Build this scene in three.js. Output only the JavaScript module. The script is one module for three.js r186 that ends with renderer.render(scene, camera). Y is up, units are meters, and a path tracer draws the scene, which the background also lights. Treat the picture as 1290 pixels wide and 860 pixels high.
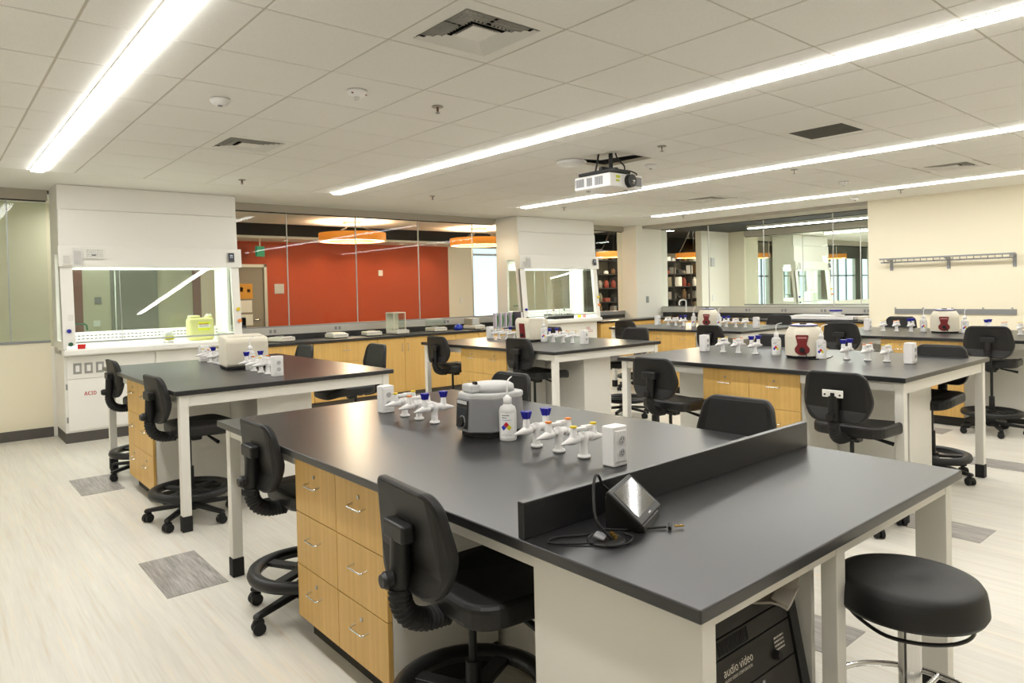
import * as THREE from 'three';
import { RoundedBoxGeometry } from 'three/addons/geometries/RoundedBoxGeometry.js';
import { mergeGeometries } from 'three/addons/utils/BufferGeometryUtils.js';
import { RectAreaLightUniformsLib } from 'three/addons/lights/RectAreaLightUniformsLib.js';

// ------------------------------------------------------------------ camera, sky, main lights, exposure
const renderer = new THREE.WebGLRenderer({ antialias: true });
renderer.toneMapping = THREE.LinearToneMapping;
renderer.toneMappingExposure = 1.33;
renderer.shadowMap.enabled = true;
RectAreaLightUniformsLib.init();
const scene = new THREE.Scene();
const D2R = Math.PI / 180;
const camera = new THREE.PerspectiveCamera(2 * Math.atan(430 / 874) / D2R, 1290 / 860, 0.05, 80);
camera.position.set(0, 1.503, 0);
camera.rotation.order = 'YXZ';
camera.rotation.set(-0.975 * D2R, -40.12 * D2R, -1.34 * D2R);
camera.setViewOffset(1290, 860, 7, 48.5, 1290, 860);
scene.background = new THREE.Color(0.80, 0.90, 1.0);
scene.backgroundIntensity = 1.6;

const STRIP_X = [0.866, 3.895, 6.88, 9.75, -2.16];      // the rows of linear ceiling lights; the last is left of the picture
const STRIP_W = 0.096, STRIP_Z1 = 0.8, CEIL = 2.743;
const STRIP_POWER = 13, WARM = new THREE.Color(1.0, 0.985, 0.975);
const stripStart = (x) => (x < 2 ? -7.83 : x < 5 ? -7.79 : x < 8 ? -7.72 : -7.56);
const stripEnd = (x) => (x < 0 ? -4.6 : STRIP_Z1);   // the row left of the picture is short
for (const x of STRIP_X) {
  const l = new THREE.RectAreaLight(WARM, STRIP_POWER, STRIP_W, stripEnd(x) - stripStart(x));
  l.position.set(x, CEIL - 0.02, (stripStart(x) + stripEnd(x)) / 2);
  l.rotation.x = -Math.PI / 2;
  l.castShadow = true;
  scene.add(l);
}

// ------------------------------------------------------------------ helpers
let seed = 7;
const rnd = () => { seed = (seed + 0x6D2B79F5) | 0; let t = Math.imul(seed ^ (seed >>> 15), 1 | seed); t = (t + Math.imul(t ^ (t >>> 7), 61 | t)) ^ t; return ((t ^ (t >>> 14)) >>> 0) / 4294967296; };
const V = (x, y, z) => new THREE.Vector3(x, y, z);
const used = new Map();
function numbered(name) { const n = used.get(name) || 0; used.set(name, n + 1); return n ? name + '_' + String(n).padStart(3, '0') : name; }
function thing(name, label, category, [x, y, z] = [0, 0, 0], turn = 0, group) {
  const o = new THREE.Group(); o.name = numbered(name); o.position.set(x, y, z); o.rotation.y = turn;
  o.userData = { label, category }; if (group) o.userData.group = group;
  scene.add(o); return o;
}
function part(name, geo, mat, parent, x = 0, y = 0, z = 0, rx = 0, ry = 0, rz = 0) {
  const m = new THREE.Mesh(geo, mat); m.name = name; m.position.set(x, y, z); m.rotation.set(rx, ry, rz);
  m.castShadow = m.receiveShadow = true; parent.add(m); return m;
}
function struct(name, geo, mat, x = 0, y = 0, z = 0) {
  const m = part(numbered(name), geo, mat, scene, x, y, z); m.userData = { kind: 'structure' }; return m;
}
function solo(name, label, category, geo, mat, x, y, z, turn = 0, group) {
  const m = part(numbered(name), geo, mat, scene, x, y, z, 0, turn, 0); m.userData = { label, category }; if (group) m.userData.group = group; return m;
}
const cache = new Map();
const memo = (k, f) => { if (!cache.has(k)) cache.set(k, f()); return cache.get(k); };
function uvm(g) {                                    // uv in metres, by the way each face points
  const p = g.attributes.position, n = g.attributes.normal, uv = new Float32Array(p.count * 2);
  for (let i = 0; i < p.count; i++) {
    const ax = Math.abs(n.getX(i)), ay = Math.abs(n.getY(i)), az = Math.abs(n.getZ(i));
    let u, v;
    if (ay >= ax && ay >= az) { u = p.getX(i); v = p.getZ(i); } else if (ax >= az) { u = p.getZ(i); v = p.getY(i); } else { u = p.getX(i); v = p.getY(i); }
    uv[2 * i] = u; uv[2 * i + 1] = v;
  }
  g.setAttribute('uv', new THREE.BufferAttribute(uv, 2)); return g;
}
const bx = (w, h, d) => memo(`b${w},${h},${d}`, () => uvm(new THREE.BoxGeometry(w, h, d)));
const rb = (w, h, d, r = 0.004, s = 1) => memo(`r${w},${h},${d},${r},${s}`, () => uvm(new RoundedBoxGeometry(w, h, d, s, Math.min(r, w / 2.01, h / 2.01, d / 2.01))));
const cy = (r1, r2, h, n = 20) => memo(`c${r1},${r2},${h},${n}`, () => new THREE.CylinderGeometry(r1, r2, h, n));
const sp = (r, n = 16) => memo(`s${r},${n}`, () => new THREE.SphereGeometry(r, n, Math.max(6, n / 2)));
const to = (R, r, a = 24, b = 8) => memo(`t${R},${r},${a},${b}`, () => new THREE.TorusGeometry(R, r, b, a));
const pl = (w, h) => memo(`p${w},${h}`, () => new THREE.PlaneGeometry(w, h));
function mv(g, x = 0, y = 0, z = 0, rx = 0, ry = 0, rz = 0) { const c = g.clone(); c.applyMatrix4(new THREE.Matrix4().compose(V(x, y, z), new THREE.Quaternion().setFromEuler(new THREE.Euler(rx, ry, rz)), V(1, 1, 1))); return c; }
function mg(list) {
  return mergeGeometries(list.map((g) => { const c = g.index ? g.toNonIndexed() : g.clone(); for (const k of Object.keys(c.attributes)) if (!['position', 'normal', 'uv'].includes(k)) c.deleteAttribute(k); return c; }), false);
}
const boxAt = (x0, x1, y0, y1, z0, z1) => mv(bx(+(x1 - x0).toFixed(4), +(y1 - y0).toFixed(4), +(z1 - z0).toFixed(4)), (x0 + x1) / 2, (y0 + y1) / 2, (z0 + z1) / 2);
function put(name, mat, parent, x0, x1, y0, y1, z0, z1, r = 0) {   // an axis-aligned block between two corners, as a part
  const w = +(x1 - x0).toFixed(4), h = +(y1 - y0).toFixed(4), d = +(z1 - z0).toFixed(4);
  return part(name, r ? rb(w, h, d, r) : bx(w, h, d), mat, parent, (x0 + x1) / 2, (y0 + y1) / 2, (z0 + z1) / 2);
}
function wall(name, mat, x0, x1, y0, y1, z0, z1) {
  return struct(name, bx(+(x1 - x0).toFixed(4), +(y1 - y0).toFixed(4), +(z1 - z0).toFixed(4)), mat, (x0 + x1) / 2, (y0 + y1) / 2, (z0 + z1) / 2);
}
function sweep(pts, radius, n = 24, m = 10, closed = false) {      // a tube whose radius follows the way along it
  const c = new THREE.CatmullRomCurve3(pts.map((p) => V(...p)), closed, 'centripetal');
  const g = new THREE.TubeGeometry(c, n, 1, m, closed);
  const P = g.attributes.position, q = V(0, 0, 0);
  for (let i = 0; i <= n; i++) { const t = i / n, o = c.getPointAt(t), r = typeof radius === 'function' ? radius(t) : radius; for (let j = 0; j <= m; j++) { const k = i * (m + 1) + j; q.fromBufferAttribute(P, k).sub(o).multiplyScalar(r).add(o); P.setXYZ(k, q.x, q.y, q.z); } }
  if (typeof radius === 'function') g.computeVertexNormals();
  return g;
}
function lathe(pts, n = 24) { return new THREE.LatheGeometry(pts.map(([r, y]) => new THREE.Vector2(r, y)), n); }
function roundPoly(pts, r) {                          // a Shape with rounded corners
  const s = new THREE.Shape(), n = pts.length;
  for (let i = 0; i < n; i++) {
    const a = pts[(i + n - 1) % n], b = pts[i], c = pts[(i + 1) % n];
    const la = Math.hypot(a[0] - b[0], a[1] - b[1]), lc = Math.hypot(c[0] - b[0], c[1] - b[1]), k = Math.min(r, la * 0.45, lc * 0.45);
    const p = [b[0] + (a[0] - b[0]) / la * k, b[1] + (a[1] - b[1]) / la * k], q = [b[0] + (c[0] - b[0]) / lc * k, b[1] + (c[1] - b[1]) / lc * k];
    if (i) s.lineTo(...p); else s.moveTo(...p);
    s.quadraticCurveTo(b[0], b[1], q[0], q[1]);
  }
  s.closePath(); return s;
}
const extrude = (shape, depth, bevel = 0, steps = 1, seg = 2) => new THREE.ExtrudeGeometry(shape, { depth, steps, bevelEnabled: bevel > 0, bevelSize: bevel, bevelThickness: bevel, bevelSegments: seg, curveSegments: 6 });

// ------------------------------------------------------------------ textures
function lattice(n, s) { let q = s; const r = () => { q = (q * 1664525 + 1013904223) >>> 0; return q / 4294967296; }; const a = new Float32Array(n[0] * n[1]); for (let i = 0; i < a.length; i++) a[i] = r(); return (u, v) => { const x = u * n[0], y = v * n[1], i = Math.floor(x), j = Math.floor(y), fx = x - i, fy = y - j, sx = fx * fx * (3 - 2 * fx), sy = fy * fy * (3 - 2 * fy), g = (a2, b2) => a[((b2 % n[1]) + n[1]) % n[1] * n[0] + ((a2 % n[0]) + n[0]) % n[0]]; return (g(i, j) * (1 - sx) + g(i + 1, j) * sx) * (1 - sy) + (g(i, j + 1) * (1 - sx) + g(i + 1, j + 1) * sx) * sy; }; }
function tex(w, h, f, metres, srgb = true) {
  const d = new Uint8Array(w * h * 4);
  for (let y = 0; y < h; y++) for (let x = 0; x < w; x++) { const c = f(x / w, y / h), k = (y * w + x) * 4; d[k] = Math.max(0, Math.min(255, c[0])); d[k + 1] = Math.max(0, Math.min(255, c[1])); d[k + 2] = Math.max(0, Math.min(255, c[2])); d[k + 3] = 255; }
  const t = new THREE.DataTexture(d, w, h); t.wrapS = t.wrapT = THREE.RepeatWrapping; t.magFilter = THREE.LinearFilter; t.minFilter = THREE.LinearMipmapLinearFilter; t.generateMipmaps = true;
  if (srgb) t.colorSpace = THREE.SRGBColorSpace;
  t.repeat.set(1 / metres[0], 1 / metres[1]); t.needsUpdate = true; return t;
}
function canvasTex(w, h, draw) {
  const c = document.createElement('canvas'); c.width = w; c.height = h; const g = c.getContext('2d'); draw(g, w, h);
  const t = new THREE.CanvasTexture(c); t.colorSpace = THREE.SRGBColorSpace; return t;
}
const fN = [lattice([96, 5], 3), lattice([260, 9], 5), lattice([40, 3], 9), lattice([9, 9], 21), lattice([500, 24], 33)];
const floorTex = tex(1024, 1024, (u, v) => {
  const cell = fN[3](Math.floor(u * 8) / 8 + 0.03, Math.floor(v * 4) / 4 + 0.06) - 0.5;
  const a = fN[0](u, v) - 0.5, b = fN[1](u, v) - 0.5, c = fN[2](u + 0.2, v) - 0.5, e = fN[4](u, v) - 0.5;
  const k = a * 7 + b * 8 + c * 6 + e * 6 + cell * 5, w = Math.max(0, b * a * 4) * 20;
  return [230 + k, 226 + k * 1.0 - w * 0.5, 214 + k * 0.95 - w];
}, [2.44, 2.44]);
const accentTex = tex(512, 512, (u, v) => { const a = fN[0](u * 0.4, v) - 0.5, b = fN[1](u * 0.5, v) - 0.5, e = fN[4](u * 0.5, v) - 0.5; const k = a * 38 + b * 40 + e * 18; return [168 + k, 164 + k, 158 + k]; }, [0.61, 0.61]);
const wN = [lattice([60, 2], 11), lattice([220, 5], 13), lattice([14, 3], 17), lattice([300, 60], 19)];
const woodTex = tex(512, 512, (u, v) => { const a = wN[0](u, v) - 0.5, b = wN[1](u, v) - 0.5, c = wN[2](u, v) - 0.5, e = wN[3](u, v) - 0.5, k = a * 9 + b * 8 + c * 7 + e * 5; return [222 + k, 180 + k * 1.05, 104 + k * 1.1]; }, [0.8, 1.6]);
const speck = lattice([256, 256], 41);
const tileTex = tex(512, 512, (u, v) => { const s = speck(u, v), k = (s > 0.86 ? -9 : 0) + (speck(u * 0.5, v * 0.5 + 0.2) - 0.5) * 5; return [247 + k, 245 + k, 239 + k]; }, [0.6, 0.6]);
const leather = tex(256, 256, (u, v) => { const k = 128 + (speck(u, v) - 0.5) * 120; return [k, k, k]; }, [0.12, 0.12], false);

// ------------------------------------------------------------------ materials
const std = (color, roughness = 0.5, o = {}) => new THREE.MeshStandardMaterial({ color, roughness, ...o });
const M = {
  floor: std('#ffffff', 0.33, { map: floorTex }), accent: std('#ffffff', 0.33, { map: accentTex }),
  wood: std('#ffffff', 0.42, { map: woodTex }), top: new THREE.MeshPhysicalMaterial({ color: '#262627', roughness: 0.29, ior: 1.62 }),
  tile: std('#ffffff', 0.95, { map: tileTex }), grid: std('#cfc9ba', 0.7), gyp: std('#f5f3ec', 0.9), plenum: std('#4a4640', 0.9),
  yellow: std('#f4ecd3', 0.75), cream: std('#f3efe3', 0.8), beige: std('#d8d0ba', 0.8), white: std('#f1efe8', 0.42), paint: std('#efece3', 0.35),
  steel: std('#eeebe2', 0.4), base: std('#57534e', 0.6), black: std('#141414', 0.5), rubber: std('#161616', 0.7), dark: std('#25231f', 0.6),
  chair: std('#141313', 0.48, { bumpMap: leather, bumpScale: 0.0004 }), plastic: std('#111111', 0.45), chrome: std('#dddddd', 0.14, { metalness: 1 }), alu: std('#b7b6b2', 0.38, { metalness: 0.75 }),
  grey: std('#8e8e90', 0.45), lightgrey: std('#c9c9c8', 0.5), blue: std('#20209a', 0.35), orange: std('#f08a2c', 0.4), yellowPl: std('#f2d21c', 0.4), red: std('#7d2526', 0.4), green: std('#1f5b3c', 0.45),
  ivory: std('#ece5d2', 0.4), pvc: std('#f4f2f0', 0.32), orangeWall: std('#b9471c', 0.62), charcoal: std('#2e2d2d', 0.85), carpet: std('#6f6a62', 0.95), sash: std('#aeb3b0', 0.35, { metalness: 0.5 }),
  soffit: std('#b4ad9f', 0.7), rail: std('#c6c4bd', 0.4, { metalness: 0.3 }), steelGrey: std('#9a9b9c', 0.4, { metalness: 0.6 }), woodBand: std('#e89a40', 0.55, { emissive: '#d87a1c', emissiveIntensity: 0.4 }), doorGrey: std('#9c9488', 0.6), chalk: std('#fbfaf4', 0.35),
  glass: new THREE.MeshPhysicalMaterial({ color: '#f9fcfa', roughness: 0, transmission: 1, thickness: 0, ior: 1.5 }),
  frost: new THREE.MeshPhysicalMaterial({ color: '#f2f8fb', roughness: 0.7, transmission: 0.9, thickness: 0, ior: 1.4 }),
  bottle: new THREE.MeshPhysicalMaterial({ color: '#f6f5f2', roughness: 0.5, transmission: 0.35, thickness: 0, ior: 1.4 }),
  jerry: new THREE.MeshPhysicalMaterial({ color: '#f3f2b4', roughness: 0.55, transmission: 0.4, thickness: 0, ior: 1.4 }),
  pane: new THREE.MeshPhysicalMaterial({ color: '#f9fcfa', roughness: 0, transmission: 1, thickness: 0, ior: 1.5, specularIntensity: 0.22 }),
  hood: std('#f3f1ea', 0.3),
  screen: new THREE.MeshPhysicalMaterial({ color: '#3b3b3a', roughness: 0.06, clearcoat: 1, clearcoatRoughness: 0.02 }),
  lens: std('#ffffff', 0.5, { emissive: '#fffefb', emissiveIntensity: 13 }),
  ringGlow: std('#ffffff', 0.5, { emissive: '#fff3dc', emissiveIntensity: 2.5 }),
  hoodGlow: std('#ffffff', 0.5, { emissive: '#f4fff6', emissiveIntensity: 2.5 }),
  exit: std('#2d8a63', 0.5, { emissive: '#2d8a63', emissiveIntensity: 0.3 }),
};

// ------------------------------------------------------------------ the setting: floor
const X0 = -4.6, X1 = 11.05, Z0 = -9.2, Z1 = 3.0, XG = 11.68;      // room faces; XG is the glass line behind the right-hand counter
const floor = wall('floor', M.floor, X0 - 0.2, 27.1, -0.12, 0, -9.3, Z1 + 0.2);
for (const [x, z] of [[0.9, -4.37], [0.9, -6.81], [4.58, -1.9], [6.52, -1.95], [2.765, -1.9], [7.62, -3.06], [3.35, 0.2], [-1.2, -5.6], [10.0, -5.4]])
  part('accent_tile', mv(bx(0.3, 0.004, 0.61), 0, 0, 0), M.accent, floor, x + 0.15 - floor.position.x, 0.0605, z + 0.305 - floor.position.z);
const lounge = wall('floor', M.carpet, X0 - 0.2, 40.1, -0.12, -0.001, -15.2, -9.3);

// ceiling: slab, grid bars, one mesh for each tile in view
const T = 0.6096, gz = (b) => -2.347 - T * b;
function gx(a) { const k = [[-12, 1.778 - 12 * T], [4, 4.217], [8, 6.575], [9, 7.185], [13, 9.45], [14, 10.05]]; for (let i = 1; i < k.length; i++) if (a <= k[i][0] || i === k.length - 1) return k[i - 1][1] + (a - k[i - 1][0]) * (k[i][1] - k[i - 1][1]) / (k[i][0] - k[i - 1][0]); }
const ceiling = wall('ceiling', M.plenum, X0 - 0.2, 11.9, 2.98, 3.1, -9.3, Z1 + 0.2);
const cpart = (name, mat, x0, x1, y0, y1, z0, z1) => { const m = put(name, mat, ceiling, x0, x1, y0, y1, z0, z1); m.position.sub(ceiling.position); return m; };
cpart('drywall_border', M.gyp, X0, XG + 0.15, CEIL, 2.78, -9.3, gz(9));
cpart('drywall_border', M.gyp, gx(14), XG + 0.15, CEIL, 2.78, gz(9), Z1);
const lightCols = [-2, 3, 8, 13, -7];
const holes = new Set(['0,0', '0,5', '6,0', '5,3', '11,0', '11,5']);   // diffusers, grilles and the open tile over the projector
camera.updateMatrixWorld(true);
const inView = (x, y, z) => { const p = V(x, y, z).project(camera); return p.z < 1 && Math.abs(p.x) < 1.12 && Math.abs(p.y) < 1.15 && V(x, y, z).applyMatrix4(camera.matrixWorldInverse).z < 0; };
const hiddenTiles = [];
for (let a = -10; a < 14; a++) for (let b = -9; b < 9; b++) {
  if (holes.has(a + ',' + b)) continue;
  const xa = gx(a), xb = gx(a + 1), za = gz(b + 1), zb = gz(b), runs = lightCols.includes(a) && zb < stripEnd(xa) + 0.3 ? (() => { const c = STRIP_X[lightCols.indexOf(a)], q = STRIP_W / 2 + 0.012; return [[xa, c - q], [c + q, xb]]; })() : [[xa, xb]];
  for (const [p, q] of runs) {
    const w = +(q - p - 0.011).toFixed(3), d = +(zb - za - 0.011).toFixed(3), x = (p + q) / 2, z = (za + zb) / 2;
    if (inView(x, CEIL, z)) { const t = part('ceiling_tile', memo(`tile${w},${d}`, () => uvm(new RoundedBoxGeometry(w, 0.018, d, 1, 0.003))), M.tile, ceiling, x, CEIL + 0.009, z); t.position.sub(ceiling.position); }
    else hiddenTiles.push(mv(bx(w, 0.018, d), x - ceiling.position.x, CEIL + 0.009 - ceiling.position.y, z - ceiling.position.z));
  }
}
const rest = part('ceiling_tile_field', mg(hiddenTiles), M.tile, ceiling); rest.userData.kind = 'stuff';
for (let a = -10; a <= 14; a++) cpart('grid_bar', M.grid, gx(a) - 0.012, gx(a) + 0.012, CEIL + 0.004, CEIL + 0.03, gz(9), gz(-9));
for (let b = -9; b <= 9; b++) {
  const cuts = [gx(-10), ...STRIP_X.flatMap((c) => [c - STRIP_W / 2 - 0.01, c + STRIP_W / 2 + 0.01]), gx(14)].sort((p, q) => p - q);
  for (let i = 0; i < cuts.length; i += 2) cpart('grid_bar', M.grid, cuts[i], cuts[i + 1], CEIL + 0.005, CEIL + 0.028, gz(b) - 0.012, gz(b) + 0.012);
}
{ const t = part('displaced_tile', rb(0.5, 0.016, 0.55, 0.003), M.tile, ceiling, (gx(5) + gx(6)) / 2 - 0.02, CEIL + 0.05, (gz(3) + gz(4)) / 2 - 0.01, 0.03, 0.05, 0.07); t.position.sub(ceiling.position); }
cpart('drywall_border', M.gyp, X0, gx(-10), CEIL, 2.78, gz(9), Z1);
cpart('drywall_border', M.gyp, gx(-10), gx(14), CEIL, 2.78, gz(-9), Z1 + 0.05 > gz(-9) ? Z1 + 0.05 : gz(-9) + 0.05);

// linear lights
const lightNames = ['broad white linear ceiling light at the upper left', 'long linear ceiling light running past the projector to the upper right', 'linear ceiling light passing just below the projector', 'faintest linear ceiling light nearest the right-hand glass wall', 'linear ceiling light left of the picture over the open floor'];
STRIP_X.forEach((x, i) => {
  const o = thing('linear_ceiling_light', lightNames[i], 'ceiling light', [x, CEIL, 0], 0, 'linear ceiling lights');
  const z0 = stripStart(x), e = stripEnd(x), L = e - z0, n = Math.round(L / 1.7), w = STRIP_W / 2;
  for (const s of [-1, 1]) put('trim', M.gyp, o, s > 0 ? w : -w - 0.008, s > 0 ? w + 0.008 : -w, -0.003, 0.06, z0, e);
  for (const [p, q] of [[z0 - 0.01, z0], [e, e + 0.01]]) put('end_cap', M.gyp, o, -w - 0.008, w + 0.008, -0.003, 0.06, p, q);
  for (let k = 0; k < n; k++) put('lens', M.lens, o, -w, w, -0.018, 0.02, z0 + L * k / n, z0 + L * (k + 1) / n);
});

// walls of the room
const BB = 0.11;
wall('wall_left', M.cream, X0 - 0.2, X0, 0, 3.0, Z0, Z1 + 0.2);
wall('wall_front', M.cream, X0, 11.9, 0, 3.0, Z1, Z1 + 0.2);
wall('wall_right', M.yellow, X1, 12.2, 0, 3.0, -4.53, Z1 + 0.2);
wall('wall_back', M.yellow, X0, 1.09, 0, 1.05, Z0 - 0.1, Z0);
wall('baseboard_back', M.base, X0, 1.09, 0, BB, Z0, Z0 + 0.012);
wall('baseboard_right', M.base, X1 - 0.012, X1, 0, BB, -4.53, Z1);
wall('wall_back', M.cream, 3.0, 7.5, 0, 0.985, Z0 - 0.1, Z0);
wall('wall_back', M.cream, 9.4, 10.86, 0, 0.985, Z0 - 0.1, Z0);
wall('wall_right', M.cream, XG, XG + 0.12, 0, 1.0, -8.86, -4.53);
// soffits over the glass, corner column
wall('trim_1', M.soffit, X0, 1.1, 2.63, 2.98, Z0 - 0.14, Z0 + 0.03);
wall('trim_2', M.soffit, 3.0, 7.52, 2.645, 2.98, Z0 - 0.14, Z0 + 0.03);
wall('trim_3', M.soffit, 9.4, 10.86, 2.645, 2.98, Z0 - 0.14, Z0 + 0.03);
wall('trim_4', M.soffit, X1 + 0.02, XG + 0.14, 2.69, 2.98, -8.86, -4.53);
wall('trim_5', M.plenum, 1.1, 3.0, 2.72, 2.98, Z0 - 0.14, Z0);
wall('trim_5', M.plenum, 7.5, 9.4, 2.72, 2.98, Z0 - 0.14, Z0);
const column = wall('wall_column', M.cream, 10.86, 11.86, 0, 3.0, -9.35, -8.86);
// metal rails under and over the glass
const sill1 = wall('trim_6', M.rail, 3.0, 7.5, 0.985, 1.085, Z0 - 0.1, Z0 + 0.035);
wall('trim_7', M.steelGrey, 9.4, 10.86, 0.985, 1.06, Z0 - 0.1, Z0 + 0.03);
const sill2 = wall('trim_8', M.rail, XG - 0.06, XG + 0.12, 1.0, 1.1, -8.86, -4.53);
wall('trim_9', M.steelGrey, X0, 1.09, 1.05, 1.075, Z0 - 0.11, Z0 + 0.01);
wall('trim_6', M.steelGrey, 3.0, 7.5, 1.085, 1.1, Z0 - 0.06, Z0 + 0.02);
wall('trim_8', M.steelGrey, XG - 0.03, XG + 0.06, 1.1, 1.115, -8.86, -4.53);
// glass panes, one mesh each, with joint strips
function glazing(n, along, at, from, to2, cuts, y0, y1, joint) {
  const e = [from, ...cuts, to2];
  for (let i = 0; i + 1 < e.length; i++) {
    const a = e[i] + 0.004, b = e[i + 1] - 0.004;
    const w = along === 'x' ? wall('window_' + n, M.pane, a, b, y0, y1, at - 0.005, at + 0.005) : wall('window_' + n, M.pane, at - 0.005, at + 0.005, y0, y1, a, b);
    if (i + 2 < e.length) { const c = along === 'x' ? bx(0.012, +(y1 - y0).toFixed(3), 0.016) : bx(0.016, +(y1 - y0).toFixed(3), 0.012); part('joint', c, joint, w, along === 'x' ? e[i + 1] - (a + b) / 2 : 0, 0, along === 'x' ? 0 : e[i + 1] - (a + b) / 2); }
  }
  for (const [ya, yb] of [[y1 - 0.012, y1 + 0.012]]) along === 'x' ? wall('trim_' + (20 + n), M.dark, from, to2, ya, yb, at - 0.012, at + 0.012) : wall('trim_' + (20 + n), M.dark, at - 0.012, at + 0.012, ya, yb, from, to2);
}
glazing(1, 'x', Z0 - 0.03, X0, 1.09, [-1.4, 0.73], 1.075, 2.63, M.sash);
glazing(2, 'x', Z0 - 0.02, 3.0, 7.5, [3.855, 4.9, 5.985, 7.05], 1.1, 2.645, M.rail);
glazing(3, 'x', Z0 - 0.02, 9.4, 10.86, [], 1.06, 2.645, M.rail);
glazing(4, 'z', XG, -8.86, -4.53, [-7.75, -6.6, -5.35], 1.115, 2.69, M.rail);
glazing(5, 'x', Z0 - 0.03, 1.11, 2.97, [1.75], 1.0, 2.72, M.rail);
glazing(6, 'x', Z0 - 0.03, 7.52, 9.37, [8.45], 1.0, 2.72, M.rail);
wall('wall_back', M.cream, 1.09, 3.0, 0, 1.0, Z0 - 0.1, Z0); wall('wall_back', M.cream, 7.5, 9.4, 0, 1.0, Z0 - 0.1, Z0);
// receptacles in the metal rails
for (const x of [3.6, 4.55, 5.5, 6.45]) for (const s of [-0.03, 0.03]) part('outlet', bx(0.034, 0.045, 0.006), M.grey, sill1, x + s - sill1.position.x, 0, 0.07);
for (const z of [-7.6, -6.9, -6.2, -5.5, -4.8]) for (const s of [-0.03, 0.03]) part('outlet', bx(0.006, 0.045, 0.034), M.grey, sill2, -0.093, 0, z + s - sill2.position.z);

// ------------------------------------------------------------------ beyond the glass: lounge, corridor, the neighbouring lab
const ZO = -13.9;
const wo = wall('wall_lounge', M.orangeWall, 5.35, 9.88, 0, 2.62, ZO - 0.1, ZO);
wall('wall_lounge', M.cream, X0, 4.42, 0, 2.98, ZO - 0.1, ZO);
wall('wall_lounge', M.orangeWall, 4.42, 5.35, 2.13, 2.62, ZO - 0.1, ZO);
wall('wall_lounge', M.cream, 9.88, 10.6, 0, 2.98, ZO - 0.1, ZO);
wall('wall_lounge', M.cream, X0 - 0.2, X0, 0, 3.3, -15.2, -9.3);
const pw = wall('wall_lounge', std('#d9d3b8', 0.8), X0, 3.12, 0, 2.76, -10.7, -10.6);
{ const q = (n, m, x0, x1, y0, y1, t) => { const p = put(n, m, pw, x0, x1, y0, y1, -10.6, -10.6 + t); p.position.sub(pw.position); };
  q('brown_post', std('#8a5548', 0.6), 1.52, 1.62, 0, 2.76, 0.05); q('brown_post', std('#8a5548', 0.6), 3.0, 3.1, 0, 2.76, 0.05); q('wall_plate', M.grey, 1.76, 1.84, 1.46, 1.55, 0.01); q('wall_plate', M.chalk, 1.74, 1.82, 1.16, 1.24, 0.01);
  const d = wall('door_2', std('#8f8f86', 0.6), 1.95, 2.53, 0, 2.2, -10.6, -10.57); part('handle', sweep([[0.22, -0.05, 0.015], [0.22, -0.05, 0.06], [0.12, -0.05, 0.06]], 0.012, 8, 6), M.chrome, d); }
// ceilings of the lounge: pale near the glass, a dark open slot, a pale soffit over the orange wall
wall('ceiling_lounge', M.gyp, X0, 11.6, 2.76, 2.9, -11.75, -9.34);
wall('ceiling_lounge', M.charcoal, X0 - 0.2, 40.15, 3.25, 3.35, -15.2, -9.3);
wall('ceiling_lounge', M.charcoal, X0, 11.6, 2.76, 3.25, -11.8, -11.74);
wall('ceiling_lounge', M.gyp, X0, 10.6, 2.62, 2.67, ZO - 0.05, -13.1); wall('ceiling_lounge', M.charcoal, X0, 10.6, 2.67, 3.25, -13.2, -13.12);
wall('ceiling_lounge', M.charcoal, X0, 27, 2.76, 3.25, -9.42, -9.3);
// the outer wall: a frosted door-high window beside the orange wall, then a solid stretch, then clear windows between piers
const EX = 40;
const outer = [[10.6, 11.5], [12.45, 25.6], [27.0, 27.5], [28.8, 29.6], [31.6, 32.6], [35.2, 36.0], [38.6, EX]];
for (const [a, b] of outer) wall('wall_outer', M.beige, a, b, 0, 3.25, -15.2, -15.05);
wall('wall_outer', M.beige, 10.6, EX, 2.7, 3.25, -15.2, -15.05); wall('wall_outer', M.beige, 10.6, EX, 0, 0.35, -15.2, -15.05);
wall('wall_outer', M.cream, 10.5, 10.6, 0, 3.25, -15.2, ZO - 0.1);
for (let i = 0; i + 1 < outer.length; i++) {
  const a = outer[i][1], b = outer[i + 1][0], w = wall('window_' + (10 + i), i ? M.pane : M.frost, a, b, 0.35, 2.7, -15.12, -15.11);
  for (const k of i ? [0.33, 0.66] : []) part('mullion', bx(0.05, 2.35, 0.06), M.steelGrey, w, -(b - a) / 2 + (b - a) * k, 0, 0);
  part('mullion', bx(+(b - a).toFixed(3), 0.05, 0.06), M.steelGrey, w, 0, i ? 0.35 : 1.0, 0);
}
wall('wall_outer', M.beige, EX, EX + 0.15, 0, 3.35, -15.2, -9.25);
// corridor between the two labs
const XB = 14.5;
wall('ceiling_corridor', M.charcoal, XG + 0.14, XB, 2.75, 3.1, -9.3, Z1 + 0.2);
wall('wall_corridor', M.cream, 13.36, XB - 0.05, 0, 2.98, -9.2, -9.05);
wall('wall_corridor', M.cream, 12.2, 27.2, 0, 3.1, Z1, Z1 + 0.2); wall('wall_neighbour', M.cream, 27, 27.2, 0, 3.1, -9.25, Z1);
wall('wall_outer', M.cream, 27, EX, 0, 3.25, -9.4, -9.25);
wall('wall_column', M.beige, XB - 0.05, 15.05, 0, 2.98, -9.2, -8.65);
wall('trim_12', M.soffit, XB - 0.05, XB + 0.1, 2.62, 3.0, -8.65, Z1);
wall('wall_corridor', M.cream, XB - 0.05, XB + 0.1, 0, 1.05, -8.65, Z1);
wall('trim_13', M.steelGrey, XB - 0.08, XB + 0.12, 1.05, 1.08, -8.65, Z1);
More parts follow.
